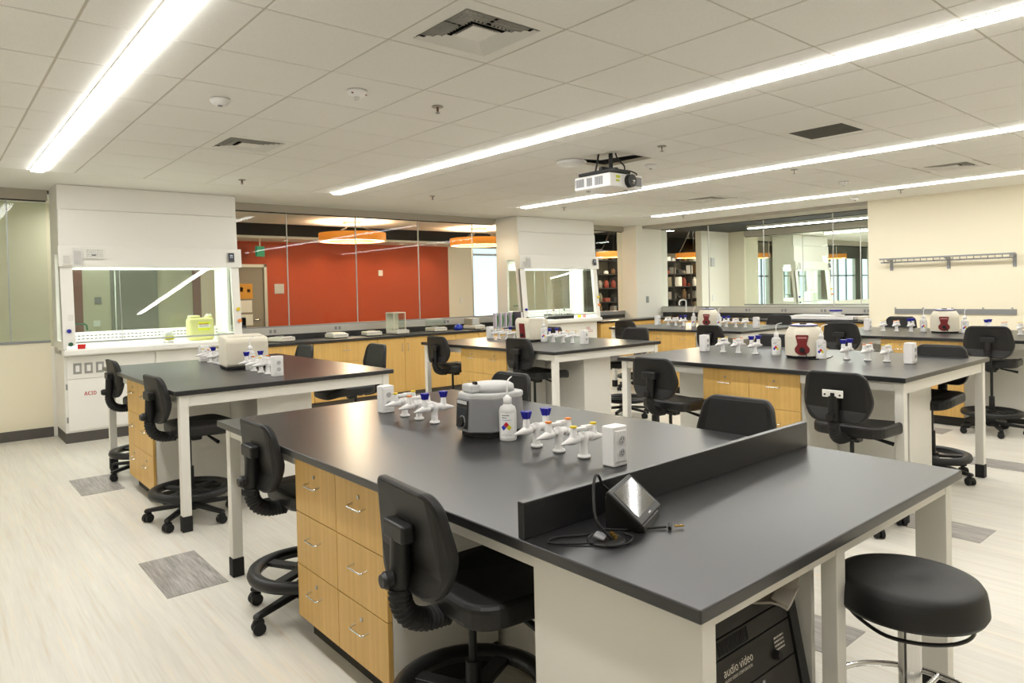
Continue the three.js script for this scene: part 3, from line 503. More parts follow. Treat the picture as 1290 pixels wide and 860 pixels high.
// ------------------------------------------------------------------ fume hoods
function label2(w, h, draw, parent, x, y, z, name = 'sticker', ry = 0, px = 256) {
  const t = canvasTex(px, Math.round(px * h / w), draw);
  return part(name, pl(w, h), std('#ffffff', 0.55, { map: t }), parent, x, y, z, 0, ry, 0);
}
const lines = (g, w, h, col, rows, x0 = 0.1, x1 = 0.9, y0 = 0.15, y1 = 0.9) => { g.fillStyle = col; for (let i = 0; i < rows; i++) { const y = h * (y0 + (y1 - y0) * i / rows); let x = w * x0; while (x < w * x1) { const l = w * (0.04 + ((i * 7 + x * 3) % 11) / 90); g.fillRect(x, y, Math.min(l, w * x1 - x), h * (y1 - y0) / rows * 0.45); x += l + w * 0.03; } } };
function fumeHood(label, x, o2 = {}) {
  const W = 1.85, o = thing('fume_hood', label, 'fume hood', [x, 0, -8.6]), H = CEIL - 0.004, B = -0.57;
  const side = (x0, win) => {
    const s = new THREE.Shape(); s.moveTo(B, 1.0); s.lineTo(0.1, 1.0); s.lineTo(-0.02, 2.44); s.lineTo(-0.02, H); s.lineTo(B, H); s.closePath();
    if (win) { const k = new THREE.Path(); k.moveTo(-0.3, 1.08); k.lineTo(-0.02, 1.08); k.lineTo(-0.1, 2.02); k.lineTo(-0.3, 2.02); k.closePath(); s.holes.push(k); }
    const g = extrude(s, 0.035); g.rotateY(-Math.PI / 2);               // shape x -> z, depth -> -x
    return part('side_panel', g, M.hood, o, x0 + 0.035, 0, 0);
  };
  const L = side(0, true); side(W - 0.035, true);
  for (const sx of [0.018, W - 0.018]) { const s = new THREE.Shape(); s.moveTo(-0.3, 1.08); s.lineTo(-0.02, 1.08); s.lineTo(-0.1, 2.02); s.lineTo(-0.3, 2.02); s.closePath(); const g = extrude(s, 0.004); g.rotateY(-Math.PI / 2); part('side_window', g, M.glass, o, sx, 0, 0); }
  const lean = 0.083;                                                    // the front leans back as it rises
  const front = (name, mat, x0, x1, y0, y1, t, off = 0) => { const h = (y1 - y0) / Math.cos(lean), ym = (y0 + y1) / 2, zf = 0.1 - (ym - 1.0) * Math.tan(lean); return part(name, rb(+(x1 - x0).toFixed(4), +h.toFixed(4), t, 0.004), mat, o, (x0 + x1) / 2, ym, zf - t / 2 + off, -lean, 0, 0); };
  put('top_panel', M.hood, o, 0, W, 2.482, H, -0.05, -0.02, 0.004); put('upper_panel', M.hood, o, 0.002, W - 0.002, 2.085, 2.478, -0.06, 0.003, 0.004);
  front('header', M.hood, -0.012, W + 0.03, 1.865, 2.085, 0.06, 0.035);
  const jl = front('jamb', M.hood, 0, 0.115, 1.03, 1.865, 0.05), jr = front('jamb', M.hood, W - 0.09, W, 1.03, 1.865, 0.05);
  put('airfoil', M.hood, o, -0.005, W + 0.005, 0.93, 0.998, -0.02, 0.15, 0.02); put('deck', M.chalk, o, 0.035, W - 0.035, 0.965, 1.0, B, 0.06);
  put('rear_baffle', M.chalk, o, 0.035, W - 0.035, 1.0, 1.15, B, B + 0.02);
  const slots = []; for (let r = 0; r < 3; r++) for (let k = 0; k < 40; k++) slots.push(boxAt(0.1 + k * 0.042, 0.1 + k * 0.042 + 0.028, 1.03 + r * 0.036, 1.04 + r * 0.036, B + 0.019, B + 0.0215));
  const sl = part('slot_pattern', mg(slots), M.base, o); sl.userData.kind = 'stuff';
  for (const [a, b] of [[0.035, 0.1], [W - 0.1, W - 0.035]]) put('rear_post', M.chalk, o, a, b, 1.15, 1.95, B, B + 0.02);
  put('rear_header', M.chalk, o, 0.035, W - 0.035, 1.86, 2.0, B, B + 0.02); put('liner_ceiling', M.chalk, o, 0.035, W - 0.035, 2.0, 2.02, B, -0.07);
  put('rear_pane', M.glass, o, 0.1, W - 0.1, 1.15, 1.86, B + 0.005, B + 0.011);
  put('hood_lamp', M.hoodGlow, o, 0.3, W - 0.3, 1.985, 2.0, -0.4, -0.2); rect(x + W / 2, 1.98, -8.9, W - 0.62, 0.18, 15, '#f8fff8');
  for (const [a, b, off] of [[0.115, W * 0.5 + 0.02, -0.02], [W * 0.5 - 0.02, W - 0.09, -0.032]]) front('sash', M.glass, a, b, 1.07, 1.865, 0.006, off);
  front('sash_edge', M.sash, W * 0.3, W * 0.3 + 0.008, 1.07, 1.84, 0.01, -0.018); front('sash_rail', M.sash, 0.115, W - 0.09, 1.055, 1.075, 0.016, -0.016);
  // services on the jambs
  const knob = (p, mat, kx, ky) => part('service_knob', memo('sk', () => mg([mv(cy(0.02, 0.024, 0.03, 6), 0, 0, 0, Math.PI / 2), mv(cy(0.01, 0.01, 0.05, 8), 0, 0, -0.02, Math.PI / 2)])), mat, p, kx, ky, 0.045);
  knob(jl, M.blue, 0.0, -0.26); knob(jl, M.green, 0.01, -0.4); knob(jr, M.yellowPl, 0.01, -0.09); knob(jr, M.orange, 0.02, -0.23);
  if (o2.labels) { label2(0.045, 0.06, (g, w, h) => { g.fillStyle = '#e9e7e0'; g.fillRect(0, 0, w, h); g.strokeStyle = '#888'; g.lineWidth = 8; g.strokeRect(0, 0, w, h); }, jl, 0.02, -0.12, 0.027); }
  part('cup_faucet', sweep([[0.12, 1.25, -0.3], [0.22, 1.25, -0.28], [0.27, 1.24, -0.27], [0.28, 1.18, -0.27]], 0.009, 14, 8), M.green, o);
  // control display and notices on the header
  const pad = part('control_pad', rb(0.07, 0.11, 0.012, 0.004), std('#20222c', 0.3), o, W - 0.1, 1.985, 0.082, -lean, 0, 0);
  label2(0.04, 0.05, (g, w, h) => { g.fillStyle = '#20222c'; g.fillRect(0, 0, w, h); g.fillStyle = '#c9d4e8'; g.fillRect(w * 0.1, h * 0.1, w * 0.8, h * 0.3); g.fillRect(w * 0.15, h * 0.55, w * 0.25, h * 0.3); g.fillRect(w * 0.6, h * 0.55, w * 0.25, h * 0.3); }, pad, 0, 0.01, 0.0066, 'display', 0, 128);
  const stick = (w, h, sx, sy, d) => { const m = label2(w, h, d, o, sx, sy, 0.076 + (1.975 - sy) * 0.083, 'notice'); m.rotation.x = -lean; };
  stick(0.07, 0.11, 0.06, 1.94, (g, w, h) => { g.fillStyle = '#efece4'; g.fillRect(0, 0, w, h); lines(g, w, h, '#8d8d90', 9); });
  stick(0.09, 0.2, 0.16, 1.965, (g, w, h) => { g.fillStyle = '#e6e4df'; g.fillRect(0, 0, w, h); lines(g, w, h, '#77777c', 16); });
  if (o2.labels) stick(0.2, 0.11, 0.32, 2.01, (g, w, h) => { g.fillStyle = '#efeee6'; g.fillRect(0, 0, w, h); lines(g, w, h, '#a9a9a4', 5); g.fillStyle = '#333'; g.fillRect(w * 0.35, h * 0.6, w * 0.2, h * 0.12); });
  // base cabinets
  put('base_body', M.hood, o, 0.01, W - 0.01, 0.11, 0.93, B, 0.02, 0.003); put('toe_kick', M.base, o, 0.01, W - 0.01, 0, 0.11, B, 0.01);
  const door = (a, b, y0, y1) => put('base_door', M.hood, o, a, b, y0, y1, 0.02, 0.036, 0.003);
  const d1 = door(0.035, 0.88, 0.13, 0.675); door(0.895, W - 0.035, 0.13, 0.915); put('apron_panel', M.hood, o, 0.035, 0.88, 0.682, 0.915, 0.02, 0.034, 0.002);
  for (const hy of [0.25, 0.6]) put('hinge', M.steelGrey, o, 0.02, 0.034, hy - 0.03, hy + 0.03, 0.02, 0.04);
  for (const k of [0.129, 0.232, 0.339]) { const p = put('outlet', M.alu, o, k - 0.038, k + 0.038, 0.73, 0.845, 0.034, 0.042, 0.002); part('receptacle', rb(0.036, 0.066, 0.006, 0.003), M.pvc, p, 0, 0, 0.006); }
  if (o2.word) label2(...o2.word.size, (g, w, h) => { g.fillStyle = '#f1efe8'; g.fillRect(0, 0, w, h); g.fillStyle = '#b01820'; g.textAlign = 'center'; g.textBaseline = 'middle'; o2.word.rows.forEach((r, i) => { g.font = 'bold ' + Math.round(h / o2.word.rows.length * 0.86) + 'px sans-serif'; g.fillText(r, w / 2, h * (i + 0.54) / o2.word.rows.length, w * 0.98); }); }, d1, o2.word.at[0], o2.word.at[1], 0.0088, 'lettering');
  return o;
}
fumeHood('big white fume hood at the left with ACID in red on its base door', 1.115, { labels: true, word: { rows: ['ACID'], size: [0.12, 0.062], at: [-0.215, 0.115] } });
fumeHood('far white fume hood left of the corner column', 7.53, {});
fumeHood('fume hood of the neighbouring lab seen through the right-hand glass', 16.65, {});
{ // red wording on the far hood's right-hand base door
  const t = canvasTex(256, 128, (g, w, h) => { g.fillStyle = '#f1efe8'; g.fillRect(0, 0, w, h); g.fillStyle = '#b03038'; g.font = 'bold 58px sans-serif'; g.textAlign = 'center'; g.fillText('HAZ.', w / 2, 54, w); lines(g, w, h, '#c0686c', 2, 0.05, 0.95, 0.52, 0.95); });
  const m = solo('hazard_sticker', 'red and white hazard sticker on the base of the far fume hood', 'sticker', rb(0.24, 0.13, 0.002, 0.0005), std('#ffffff', 0.5, { map: t }), 7.53 + 1.6, 0.78, -8.563); m.geometry = new THREE.BoxGeometry(0.24, 0.13, 0.002);
}
// things in and on the left hood
{
  const j = thing('jerrycan', 'pale yellow plastic jerrycan in the left fume hood', 'jerrycan', [2.56, 1.0, -8.78], 0.05);
  part('body', mg([mv(rb(0.29, 0.27, 0.16, 0.035, 3), 0, 0.135, 0), mv(rb(0.12, 0.05, 0.12, 0.02, 2), -0.07, 0.275, 0), mv(rb(0.07, 0.04, 0.1, 0.015, 2), 0.1, 0.275, 0)]), M.jerry, j); part('cap', cy(0.03, 0.03, 0.03, 16), M.chalk, j, 0.1, 0.3, 0);
  label2(0.14, 0.1, (g, w, h) => { g.fillStyle = '#e8ee2a'; g.fillRect(0, 0, w, h); g.fillStyle = '#f4f4e4'; g.fillRect(0, h * 0.3, w, h * 0.4); g.fillStyle = '#b4472f'; g.fillRect(w * 0.05, h * 0.2, w * 0.8, h * 0.1); lines(g, w, h, '#777', 2, 0.1, 0.9, 0.36, 0.68); }, j, 0.02, 0.17, 0.082, 'label');
  const t = thing('reagent_box', 'small white box with yellow and orange label at the right of the left fume hood', 'box', [2.79, 1.0, -8.72], 0); part('carton', rb(0.1, 0.09, 0.08, 0.006), M.chalk, t, 0, 0.045, 0); part('label', bx(0.07, 0.035, 0.002), std('#f0b07a', 0.5), t, 0, 0.035, 0.041);
  const y = thing('sample_bottle', 'low clear tub with a bright yellow label in the left fume hood', 'tub', [2.16, 1.0, -8.62]); part('tub', lathe([[0.001, 0], [0.06, 0], [0.062, 0.09], [0.052, 0.11], [0.05, 0.13], [0.001, 0.132]], 20), M.bottle, y); part('label', bx(0.1, 0.045, 0.003), std('#f0ee20', 0.5), y, 0, 0.06, 0.063);
  const r = thing('red_tag', 'red tag on the sill of the left fume hood', 'tag', [1.28, 0.998, -8.5]); part('flag', rb(0.075, 0.05, 0.012, 0.003), std('#d02420', 0.5), r, 0, 0.025, 0); part('clip', rb(0.02, 0.02, 0.02, 0.004), M.pvc, r, 0.04, 0.01, 0);
}
// things in the far hood
{
  const t = thing('black_tray', 'black tray of white bottles in the far fume hood', 'tray', [8.55, 1.0, -8.72]); part('tray', mg([boxAt(-0.24, 0.24, 0, 0.01, -0.13, 0.13), boxAt(-0.24, 0.24, 0, 0.08, 0.12, 0.13), boxAt(-0.24, 0.24, 0, 0.08, -0.13, -0.12), boxAt(-0.24, -0.23, 0, 0.08, -0.13, 0.13), boxAt(0.23, 0.24, 0, 0.08, -0.13, 0.13)]), M.dark, t);
  ['left', 'middle', 'right'].forEach((w, k) => { const b = thing('reagent_bottle', `${w} white bottle in the black tray of the far fume hood`, 'bottle', [8.42 + k * 0.13, 1.011, -8.72]); part('body', lathe([[0.001, 0], [0.04, 0], [0.04, 0.08], [0.018, 0.11], [0.018, 0.13], [0.001, 0.132]], 14), M.chalk, b); part('cap', cy(0.02, 0.02, 0.02, 12), [M.red, M.chalk, M.green][k], b, 0, 0.14, 0); });
  [['yellow', M.yellowPl, 9.0], ['pink', std('#e8a0a0', 0.4), 9.12]].forEach(([w, m, x]) => { const b = thing('round_jar', `small ${w} jar at the right of the far fume hood`, 'jar', [x, 1.0, -8.66]); part('jar', lathe([[0.001, 0], [0.03, 0.0], [0.038, 0.03], [0.03, 0.06], [0.001, 0.062]], 14), m, b); part('lid', cy(0.022, 0.022, 0.012, 12), M.chalk, b, 0, 0.066, 0); });
  const n = thing('hood_container', 'big pale container in the fume hood of the neighbouring lab', 'container', [17.9, 1.0, -8.8]); part('body', rb(0.4, 0.3, 0.2, 0.04, 3), M.chalk, n, 0, 0.15, 0); part('handle', to(0.07, 0.012, 20, 6), M.lightgrey, n, 0, 0.3, 0);
}

// ------------------------------------------------------------------ perimeter counters
function counterTop(label, x0, x1, z0, z1, splash) {
  const o = thing('counter_top', label, 'worktop', [0, 0, 0]);
  put('slab', M.top, o, x0, x1, 0.882, 0.914, z0, z1, 0.004); put('backsplash', M.top, o, ...splash, 0.003); return o;
}
counterTop('black counter top along the wall under the orange view, between the fume hoods', 2.985, 7.51, Z0 + 0.002, -8.49, [2.985, 7.51, 0.914, 0.984, Z0 + 0.002, Z0 + 0.025]);
counterTop('black counter top right of the far fume hood below the corner glass', 9.4, 11.0, Z0 + 0.36, -8.5, [9.4, 10.86, 0.914, 0.984, Z0 + 0.002, Z0 + 0.025]);
counterTop('black counter top along the right-hand glass wall', 11.02, XG - 0.002, -8.84, -4.54, [XG - 0.025, XG - 0.002, 0.914, 0.998, -8.84, -4.54]);
function baseCabinet(label, p, w, depth, kind, turn) {          // p: front centre on the floor; faces +z before turning
  const o = thing('base_cabinet', label, 'cabinet', [p[0], 0, p[1]], turn, 'maple base cabinets'), a = -w / 2, b = w / 2;
  put('body', M.wood, o, a + 0.001, b - 0.001, 0.1, 0.88, -depth, -0.02); put('toe_kick', M.base, o, a, b, 0, 0.1, -depth, -0.06);
  const pull = (d, x, y, vert) => part('handle', memo('pull2', () => sweep([[-0.05, 0, 0.009], [-0.048, 0, 0.03], [0.048, 0, 0.03], [0.05, 0, 0.009]], 0.0042, 14, 6)), M.alu, d, x, y, 0, 0, 0, vert ? Math.PI / 2 : 0);
  if (kind === 'doors') for (const s of [-1, 1]) { const d = put('door', M.wood, o, s < 0 ? a + 0.003 : 0.002, s < 0 ? -0.002 : b - 0.003, 0.105, 0.872, -0.02, 0, 0.002); pull(d, -s * (w / 4 - 0.05), 0.25, true); }
  else for (let r = 0; r < 3; r++) { const e = [0.105, 0.36, 0.61, 0.875], d = put('drawer', M.wood, o, a + 0.003, b - 0.003, e[r], e[r + 1] - 0.004, -0.02, 0, 0.002); pull(d, 0, 0.02, false); part('lock', cy(0.008, 0.008, 0.006, 8), M.alu, d, 0, 0.075, 0.012, Math.PI / 2); }
  return o;
}
[[2.99, 3.88, 'drawers', 'first maple drawer unit under the back counter beside the left fume hood'], [3.88, 4.82, 'drawers', 'second maple drawer unit under the back counter'], [4.82, 5.7, 'doors', 'maple two-door cabinet under the tall balance'], [5.7, 6.6, 'doors', 'maple two-door cabinet under the balances behind the middle back bench'], [6.6, 7.5, 'drawers', 'maple drawer unit beside the far fume hood']].forEach(([a, b, k, l]) => baseCabinet(l, [(a + b) / 2, -8.52], b - a, 0.66, k, 0));
[[9.42, 10.2, 'drawers', 'maple drawer unit right of the far fume hood'], [10.2, 11.0, 'doors', 'maple cabinet in the back right corner']].forEach(([a, b, k, l]) => baseCabinet(l, [(a + b) / 2, -8.53], b - a, 0.3, k, 0));
[[-8.8, -7.95, 'doors', 'maple cabinet under the sink by the right-hand glass'], [-7.95, -7.1, 'drawers', 'maple drawer unit next to the sink cabinet by the right-hand glass'], [-7.1, -6.25, 'doors', 'maple cabinet at the middle of the right-hand glass'], [-6.25, -5.4, 'drawers', 'maple drawer unit under the white tray by the right-hand glass'], [-5.4, -4.55, 'doors', 'maple cabinet ending at the yellow wall']].forEach(([a, b, k, l]) => baseCabinet(l, [11.05, (a + b) / 2], b - a, 0.6, k, -Math.PI / 2));

// ------------------------------------------------------------------ bench fittings
const nozzle = (s) => mv(lathe([[0.0001, 0], [0.004, 0.001], [0.0065, 0.012], [0.013, 0.04], [0.018, 0.06], [0.0195, 0.078], [0.017, 0.09], [0.0001, 0.092]].reverse(), 14), 0.122 * s, -0.012, 0, 0, 0, s * (Math.PI / 2 - 0.12));
const tapBody = mg([lathe([[0.001, 0], [0.025, 0], [0.0265, 0.006], [0.025, 0.012], [0.017, 0.016], [0.0155, 0.06], [0.019, 0.066], [0.021, 0.082], [0.018, 0.1], [0.001, 0.104]], 20), mv(cy(0.0165, 0.0165, 0.07, 14), 0, 0.084, 0, 0, 0, Math.PI / 2), mv(nozzle(1), 0, 0.082, 0), mv(nozzle(-1), 0, 0.082, 0)]);
const riser = (h) => mv(cy(0.0125, 0.0165, h, 14), 0, h / 2, 0);
const knobBlue = (() => { const s = new THREE.Shape(); for (let i = 0; i <= 60; i++) { const a = i / 60 * Math.PI * 2, r = 0.0185 + 0.0035 * Math.cos(6 * a); i ? s.lineTo(r * Math.cos(a), r * Math.sin(a)) : s.moveTo(r, 0); } const g = extrude(s, 0.026, 0.003, 1, 2); g.rotateX(-Math.PI / 2); const p = g.attributes.position; for (let i = 0; i < p.count; i++) { const k = 0.72 + 12 * Math.max(0, Math.min(0.028, p.getY(i))); p.setX(i, p.getX(i) * k); p.setZ(i, p.getZ(i) * k); } g.computeVertexNormals(); return g; })();
const leverTap = mg([mv(rb(0.07, 0.016, 0.018, 0.005), 0.024, 0.008, 0)]);
function tap(kind, where, x, y, z) {
  const col = { blue: M.blue, orange: M.orange, yellow: M.yellowPl }[kind], what = { blue: 'white water tap with two blue knobs', orange: 'white gas tap with orange disc levers', yellow: 'white gas tap with yellow disc levers' }[kind];
  const o = thing('bench_tap', `${what}, ${where}`, 'tap', [x, y, z], 0, 'bench taps');
  part('body', tapBody, M.pvc, o);
  for (const s of [-1, 1]) {
    const r = part('riser', memo('riser' + (kind === 'blue'), () => riser(kind === 'blue' ? 0.048 : 0.038)), M.pvc, o, 0.056 * s, 0.082, 0);
    if (kind === 'blue') part('knob', knobBlue, M.blue, r, 0, 0.048, 0);
    else { part('lever', leverTap, M.pvc, r, 0, 0.028, 0, 0, s > 0 ? Math.PI - 0.2 : -0.25, 0); part('disc', cy(0.0135, 0.0135, 0.006, 16), col, r, 0, 0.048, 0); }
  }
}
function outletBox(where, x, y, z) {
  const o = thing('outlet_pedestal', `white pedestal power outlet box, ${where}`, 'outlet box', [x, y, z], 0, 'pedestal outlet boxes');
  part('box', rb(0.078, 0.15, 0.06, 0.006, 2), M.pvc, o, 0, 0.075, 0);
  for (const s of [1, -1]) { const p = part('cover_plate', rb(0.06, 0.115, 0.006, 0.002), M.pvc, o, 0, 0.077, 0.032 * s, 0, s < 0 ? Math.PI : 0, 0); for (const k of [0.024, -0.024]) { part('socket', mg([mv(cy(0.0155, 0.0155, 0.004, 18), 0, k, 0.004, Math.PI / 2)]), M.lightgrey, p); part('slot', mg([mv(bx(0.002, 0.009, 0.001), -0.006, k + 0.003, 0.0064), mv(bx(0.002, 0.009, 0.001), 0.006, k + 0.003, 0.0064), mv(bx(0.004, 0.004, 0.001), 0, k - 0.008, 0.0064)]), M.rubber, p); } }
}
const nfpa = canvasTex(256, 384, (g, w, h) => {
  g.fillStyle = '#f4f3f0'; g.fillRect(0, 0, w, h); lines(g, w, h, '#444450', 1, 0.12, 0.62, 0.08, 0.16); lines(g, w, h, '#333', 1, 0.14, 0.45, 0.17, 0.25); g.fillStyle = '#c33'; g.font = 'bold 40px serif'; g.fillText('③', w * 0.74, h * 0.16); lines(g, w, h, '#3a5ac0', 1, 0.12, 0.75, 0.27, 0.31);
  const d = (x, y, c) => { g.fillStyle = c; g.beginPath(); g.moveTo(x, y - 44); g.lineTo(x + 44, y); g.lineTo(x, y + 44); g.lineTo(x - 44, y); g.closePath(); g.fill(); };
  const cx = w * 0.42, c2 = h * 0.58; d(cx, c2 - 46, '#d01c22'); d(cx - 46, c2, '#2430b8'); d(cx + 46, c2, '#e6da1c'); d(cx, c2 + 46, '#ffffff'); lines(g, w, h, '#aaa', 1, 0.1, 0.8, 0.86, 0.9);
});
const nfpaMat = std('#ffffff', 0.5, { map: nfpa });
const bottleBody = lathe([[0.001, 0], [0.03, 0], [0.034, 0.004], [0.0345, 0.115], [0.03, 0.132], [0.018, 0.14], [0.016, 0.146], [0.001, 0.147]], 28), bottleCap = lathe([[0.001, 0], [0.017, 0], [0.0175, 0.022], [0.008, 0.03], [0.005, 0.034], [0.001, 0.034]], 18), bottleTube = sweep([[0, 0, 0], [0, 0.045, 0], [0.006, 0.058, 0], [0.03, 0.066, 0], [0.058, 0.07, 0]], (t) => 0.0042 - 0.002 * t, 20, 8), bottleLabel = (() => { const g = new THREE.CylinderGeometry(0.0349, 0.0349, 0.1, 20, 1, true, -0.9, 1.8); return g; })();
function washBottle(where, x, y, z, face = 0, spout = 0, s = 1) {
  const o = thing('wash_bottle', `white wash bottle with hazard diamond, ${where}`, 'wash bottle', [x, y, z], 0, 'wash bottles'); o.scale.setScalar(s);
  part('body', bottleBody, M.bottle, o); part('cap', bottleCap, M.pvc, o, 0, 0.145, 0); part('spout', bottleTube, M.pvc, o, 0, 0.175, 0, 0, spout, 0); part('label', bottleLabel, nfpaMat, o, 0, 0.062, 0, 0, face, 0);
}
// grey centrifuge of the foreground bench: front is local -x
function greyCentrifuge(x, y, z, turn) {
  const o = thing('grey_centrifuge', 'grey bench centrifuge with dark control panel on the foreground bench', 'centrifuge', [x, y, z], turn); o.scale.set(0.86, 0.95, 0.86);
  const fp = (k, e = 0) => roundPoly([[-0.155 - e, -0.062 * k], [-0.155 - e, 0.062 * k], [-0.07, 0.14 * k], [0.1, 0.145 * k], [0.155, 0.1], [0.155, -0.1], [0.1, -0.145 * k], [-0.07, -0.14 * k]], 0.016);
  const g = extrude(fp(1), 0.15, 0.006, 1, 2); g.rotateX(-Math.PI / 2); { const p = g.attributes.position; for (let i = 0; i < p.count; i++) { const t = p.getY(i) / 0.15; p.setX(i, p.getX(i) * (1.04 - 0.06 * t)); p.setZ(i, p.getZ(i) * (1.04 - 0.06 * t)); } g.computeVertexNormals(); }
  part('housing', g, M.grey, o, 0, 0.034, 0); const b = extrude(fp(0.94, -0.02), 0.03, 0.004); b.rotateX(-Math.PI / 2); part('base', b, M.dark, o, 0, 0.004, 0);
  const c = extrude(fp(0.98, -0.008), 0.012, 0.008); c.rotateX(-Math.PI / 2); part('rim', c, M.lightgrey, o, 0, 0.19, 0);
  part('lid', lathe([[0.001, 0.045], [0.06, 0.044], [0.1, 0.04], [0.118, 0.03], [0.122, 0.0], [0.001, 0]].reverse(), 36), M.lightgrey, o, 0.025, 0.208, 0);
  part('latch', rb(0.06, 0.04, 0.1, 0.01, 2), M.lightgrey, o, -0.108, 0.232, 0); part('latch_handle', rb(0.018, 0.03, 0.03, 0.004), M.rubber, o, -0.1, 0.25, -0.03 + 0.06);
  const p = part('control_panel', rb(0.006, 0.135, 0.118, 0.003), M.dark, o, -0.166, 0.112, 0, 0, 0, -0.06); part('display', rb(0.003, 0.04, 0.1, 0.002), std('#30343a', 0.15), p, -0.003, 0.012, 0); part('nameplate', bx(0.003, 0.016, 0.1), M.lightgrey, p, -0.003, 0.056, 0); part('dial', mg([mv(cy(0.022, 0.024, 0.016, 24), -0.01, -0.036, 0.01, 0, 0, Math.PI / 2)]), M.rubber, p); part('dial_ring', mv(to(0.028, 0.003, 24, 6), -0.004, -0.036, 0.01, 0, Math.PI / 2), M.grey, p);
  part('power_cord', sweep([[0.15, 0.05, -0.02], [0.19, 0.09, -0.02], [0.22, 0.07, 0.02], [0.215, 0.012, 0.04], [0.19, 0.006, 0.08], [0.17, 0.03, 0.07], [0.19, 0.06, 0.05], [0.22, 0.05, 0.03], [0.225, 0.01, 0.02], [0.27, 0.005, 0.0]], 0.004, 60, 6), M.rubber, o);
}
// white centrifuge: octagonal, red keystone panel towards local -x
function whiteCentrifuge(label, x, y, z, turn, s = 1) {
  const o = thing('white_centrifuge', label, 'centrifuge', [x, y, z], turn, 'white centrifuges'); o.scale.setScalar(s);
  const oct = (r, f = 1) => { const a = []; for (let i = 0; i < 8; i++) { const t = (i + 0.5) * Math.PI / 4; a.push([r * Math.cos(t) * f, r * Math.sin(t)]); } return roundPoly(a, 0.025); };
  const g = memo('wc1', () => { const q = extrude(oct(0.148, 0.95), 0.15, 0.005, 1, 2); q.rotateX(-Math.PI / 2); return q; }); part('housing', g, M.ivory, o, 0, 0.022, 0);
  part('shoulder', memo('wc2', () => { const q = extrude(oct(0.145, 0.95), 0.07, 0.006, 4, 2); q.rotateX(-Math.PI / 2); const p = q.attributes.position; for (let i = 0; i < p.count; i++) { const t = Math.max(0, p.getY(i) / 0.075), k = 1 - 0.24 * t * t - 0.02 * t; p.setX(i, p.getX(i) * k); p.setZ(i, p.getZ(i) * k); } q.computeVertexNormals(); return q; }), M.ivory, o, 0, 0.176, 0);
  part('lid', memo('wc3', () => lathe([[0.001, 0.022], [0.06, 0.02], [0.095, 0.012], [0.108, 0], [0.001, -0.002]].reverse(), 32)), std('#d8d8e4', 0.35), o, 0, 0.252, 0); part('lid_latch', rb(0.03, 0.012, 0.05, 0.004), M.dark, o, -0.06, 0.272, 0);
  part('lid_ring', memo('wc4', () => mv(to(0.098, 0.005, 36, 6), 0, 0, 0, Math.PI / 2)), std('#5a58a8', 0.4), o, 0, 0.259, 0);
  part('base', memo('wc5', () => { const q = extrude(oct(0.14, 0.95), 0.016, 0.003); q.rotateX(-Math.PI / 2); return q; }), M.rubber, o, 0, 0.004, 0);
  const k = roundPoly([[-0.048, 0.075], [0.048, 0.075], [0.03, 0.0], [0.055, -0.03], [0.05, -0.06], [0.02, -0.08], [-0.02, -0.08], [-0.05, -0.06], [-0.055, -0.03], [-0.03, 0.0]], 0.012);
  const p = part('red_panel', memo('wc6', () => { const q = extrude(k, 0.006, 0.002, 1, 1); q.rotateY(-Math.PI / 2); return q; }), M.red, o, -0.137, 0.11, 0); part('dial', memo('wc7', () => mv(cy(0.017, 0.02, 0.02, 18), -0.016, -0.04, 0, 0, 0, Math.PI / 2)), M.rubber, p); part('brand_strip', bx(0.002, 0.012, 0.07), std('#c98a86', 0.5), p, -0.009, 0.055, 0);
  part('power_cord', memo('wc8', () => sweep([[-0.15, 0.06, 0.01], [-0.19, 0.05, 0.03], [-0.2, 0.008, 0.05], [-0.17, 0.004, 0.12], [-0.05, 0.004, 0.19], [0.08, 0.006, 0.2]], 0.0035, 40, 6)), M.rubber, o);
}
// cream box centrifuge: a plain rectangular housing, red panel on local -x
function boxCentrifuge(label, x, y, z, turn, w = 0.3) {
  const o = thing('cream_centrifuge', label, 'centrifuge', [x, y, z], turn, 'cream box centrifuges');
  const s = roundPoly([[-0.13, 0.0], [0.14, 0], [0.155, 0.19], [0.145, 0.215], [-0.13, 0.235], [-0.15, 0.2]], 0.025), g = extrude(s, w - 0.03, 0.012, 1, 2); g.translate(0, 0, -(w - 0.03) / 2); part('housing', g, M.ivory, o, 0, 0.03, 0);
  part('base', rb(0.29, 0.018, +(w * 0.96).toFixed(3), 0.006), M.rubber, o, 0, 0.011, 0); part('lid_seam', rb(0.22, 0.008, +(w * 0.8).toFixed(3), 0.003), std('#d9d2bf', 0.4), o, 0.0, 0.262, 0);
  for (const q of [-1, 1]) part('hinge_screw', cy(0.007, 0.007, 0.006, 10), M.dark, o, 0.16, 0.21, q * (w / 2 - 0.05), 0, 0, Math.PI / 2);
  part('red_panel', rb(0.01, 0.17, 0.09, 0.004), M.red, o, -0.152, 0.13, 0, 0, 0, 0.07); part('dial', cy(0.018, 0.02, 0.02, 16), M.rubber, o, -0.162, 0.08, 0, 0, 0, Math.PI / 2);
}
function fittings(name, cx, y, near, far) {             // near/far: z of [box, yellow, orange, blue]
  outletBox(`near end of the ${name}`, cx, y, near[0]); outletBox(`far end of the ${name}`, cx, y, far[0]);
  [['yellow', 1], ['orange', 2], ['blue', 3]].forEach(([k, i]) => { tap(k, `near end of the ${name}`, cx, y, near[i]); tap(k, `far end of the ${name}`, cx, y, far[i]); });
}
fittings('foreground bench', 1.978, 0.84, [-1.735, -1.895, -2.035, -2.17], [-3.42, -3.22, -3.08, -2.935]);
fittings('left bench', 2.0, 0.914, [-5.03, -5.21, -5.35, -5.5], [-6.78, -6.6, -6.45, -6.31]);
fittings('middle back bench', 5.45, 0.914, [-5.18, -5.36, -5.5, -5.66], [-6.8, -6.63, -6.48, -6.34]);
